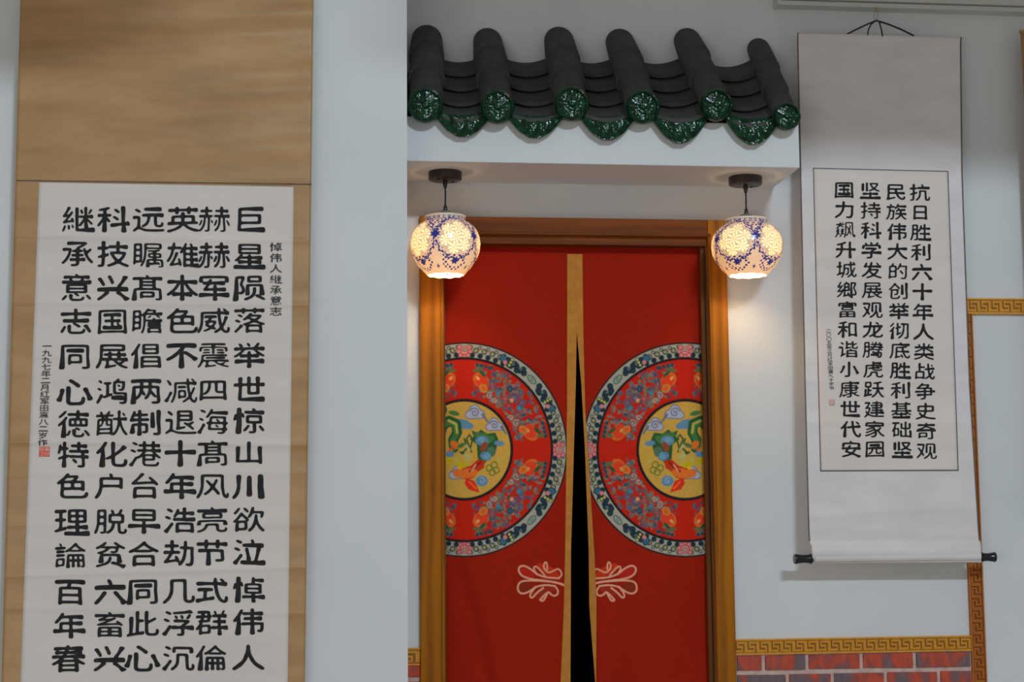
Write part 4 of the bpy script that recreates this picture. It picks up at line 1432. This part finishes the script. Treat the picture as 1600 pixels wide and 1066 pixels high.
curt = empty('door_curtain', tuple(p1(897, 380, 0.045)))
tag(curt, 'red linen door curtain split in two panels with round phoenix medallions and tan edging', 'curtain')
YC = 0.040
for side in ('L', 'R'):
    ef = edge_fn(side)
    step = 0.85
    ys_ = np.arange(379, 1112, step)
    if side == 'L':
        x_out = np.full(len(ys_), 690.0); e = ef(ys_)
    else:
        x_out = np.interp(ys_, [378, 1110], [1098.5, 1111.0]); e = ef(ys_)
    ncx = int(215 / step)
    u = np.linspace(0, 1, ncx)
    l = x_out if side == 'L' else e
    r_ = e if side == 'L' else x_out
    px = l[:, None] + (r_ - l)[:, None] * u[None]; py = np.repeat(ys_[:, None], ncx, 1)
    # small sag of the top edge
    fx_, fy = px.ravel(), py.ravel()
    skew = (fx_ - 690) / 410 * np.interp(fy, [378, 1066], [4.5, -3])
    fy2 = fy + skew
    col = np.tile(RED, (len(fx_), 1))
    if side == 'L':
        cx, cy, sg = 725.5, 703, -1
    else:
        cx, cy, sg = 1070.5, 703, 1
    medallion((fx_ - cx) / 161 * sg, -(fy2 - cy) / 168, col, 1.3 / 165)
    kp = Paint((fx_ - 893) if side == 'L' else -(fx_ - 911), -(fy2 - 910), col, 1.2)
    knot(kp, side == 'R')
    # hem line under the top
    kp2 = Paint(fx_, fy, col, 1.0)
    kp2.sd(np.abs(fy - 396) - 0.4, L3(120, 22, 12))
    # folds
    g = (fy - 378) / 700
    Yd = YC + 0.007 * np.sin(fx_ / 26 + 0.6) * g + 0.0045 * np.sin(fx_ / 13 + fy / 150) * g ** 1.5 + 0.007 * np.sin(fy / 62 + fx_ / 48) * g ** 1.5
    if side == 'L':
        Yd -= 0.022 * np.clip((fx_ - 845) / 50, 0, 1) ** 2 * np.clip((fy - 520) / 300, 0, 1) * 0.6
        Yd += 0.012 * np.exp(-((fx_ - 720 - (fy - 900) * 0.25) / 14) ** 2) * np.clip((fy - 840) / 100, 0, 1)
    else:
        Yd += 0.018 * np.clip((945 - fx_) / 30, 0, 1) ** 1.5 * np.clip((fy - 540) / 300, 0, 1)
    Yd += 0.006 * np.clip((399 - fy) / 20, 0, 1)
    pts = P(fx_, fy2, Yd)
    pn = grid_mesh('curtain_panel', pts, len(ys_), ncx, M['curtain'], curt, 0.0, col)
    # tan edging: a sewn-on band
    yy = np.arange(395, 1112, 3.0)
    if side == 'L':
        b0 = np.interp(yy, [395, 640, 860, 950, 1066, 1112], [886.3, 886, 883, 881, 876, 874]); b1 = ef(yy) + 0.2
    else:
        b0 = ef(yy) - 0.2; b1 = np.interp(yy, [395, 520, 640, 870, 940, 1066, 1112], [910, 911.5, 914.5, 929, 932, 931.5, 935])
    q = np.linspace(0, 1, 8)
    bx = b0[:, None] + (b1 - b0)[:, None] * q[None]; by = np.repeat(yy[:, None], 8, 1)
    bx, by = bx.ravel(), by.ravel()
    sk = (bx - 690) / 410 * np.interp(by, [378, 1066], [4.5, -3])
    gg = (by - 378) / 700
    Yb = YC + 0.007 * np.sin(bx / 26 + 0.6) * gg + 0.0045 * np.sin(bx / 13 + by / 150) * gg ** 1.5 + 0.007 * np.sin(by / 62 + bx / 48) * gg ** 1.5
    if side == 'L':
        Yb -= 0.022 * np.clip((bx - 845) / 50, 0, 1) ** 2 * np.clip((by - 520) / 300, 0, 1) * 0.6
    else:
        Yb += 0.018 * np.clip((945 - bx) / 30, 0, 1) ** 1.5 * np.clip((by - 540) / 300, 0, 1)
    grid_mesh('edging', P(bx, by + sk, Yb - 0.0022), len(yy), 8, M['tan'], pn, 0.0)
# rod the curtain hangs on
a = p1(690, 381, YC + 0.006); zr = p1(900, 384, YC + 0.006)[2]
MB().lathe((openL + 0.004, YC + 0.010, zr), [(0.0001, 0), (0.006, 0), (0.006, openR - openL - 0.008), (0.0001, openR - openL - 0.008)], 14, 'x').build('curtain_rod', M['metal_dark'], curt, smooth=True)
print('zs', zs, 'zbt', zbt, 'ztop', ztop_open, 'ctop', ctop, 'xcol', xcol, 'vx', vx0, vx1, 'openL', openL, openR)
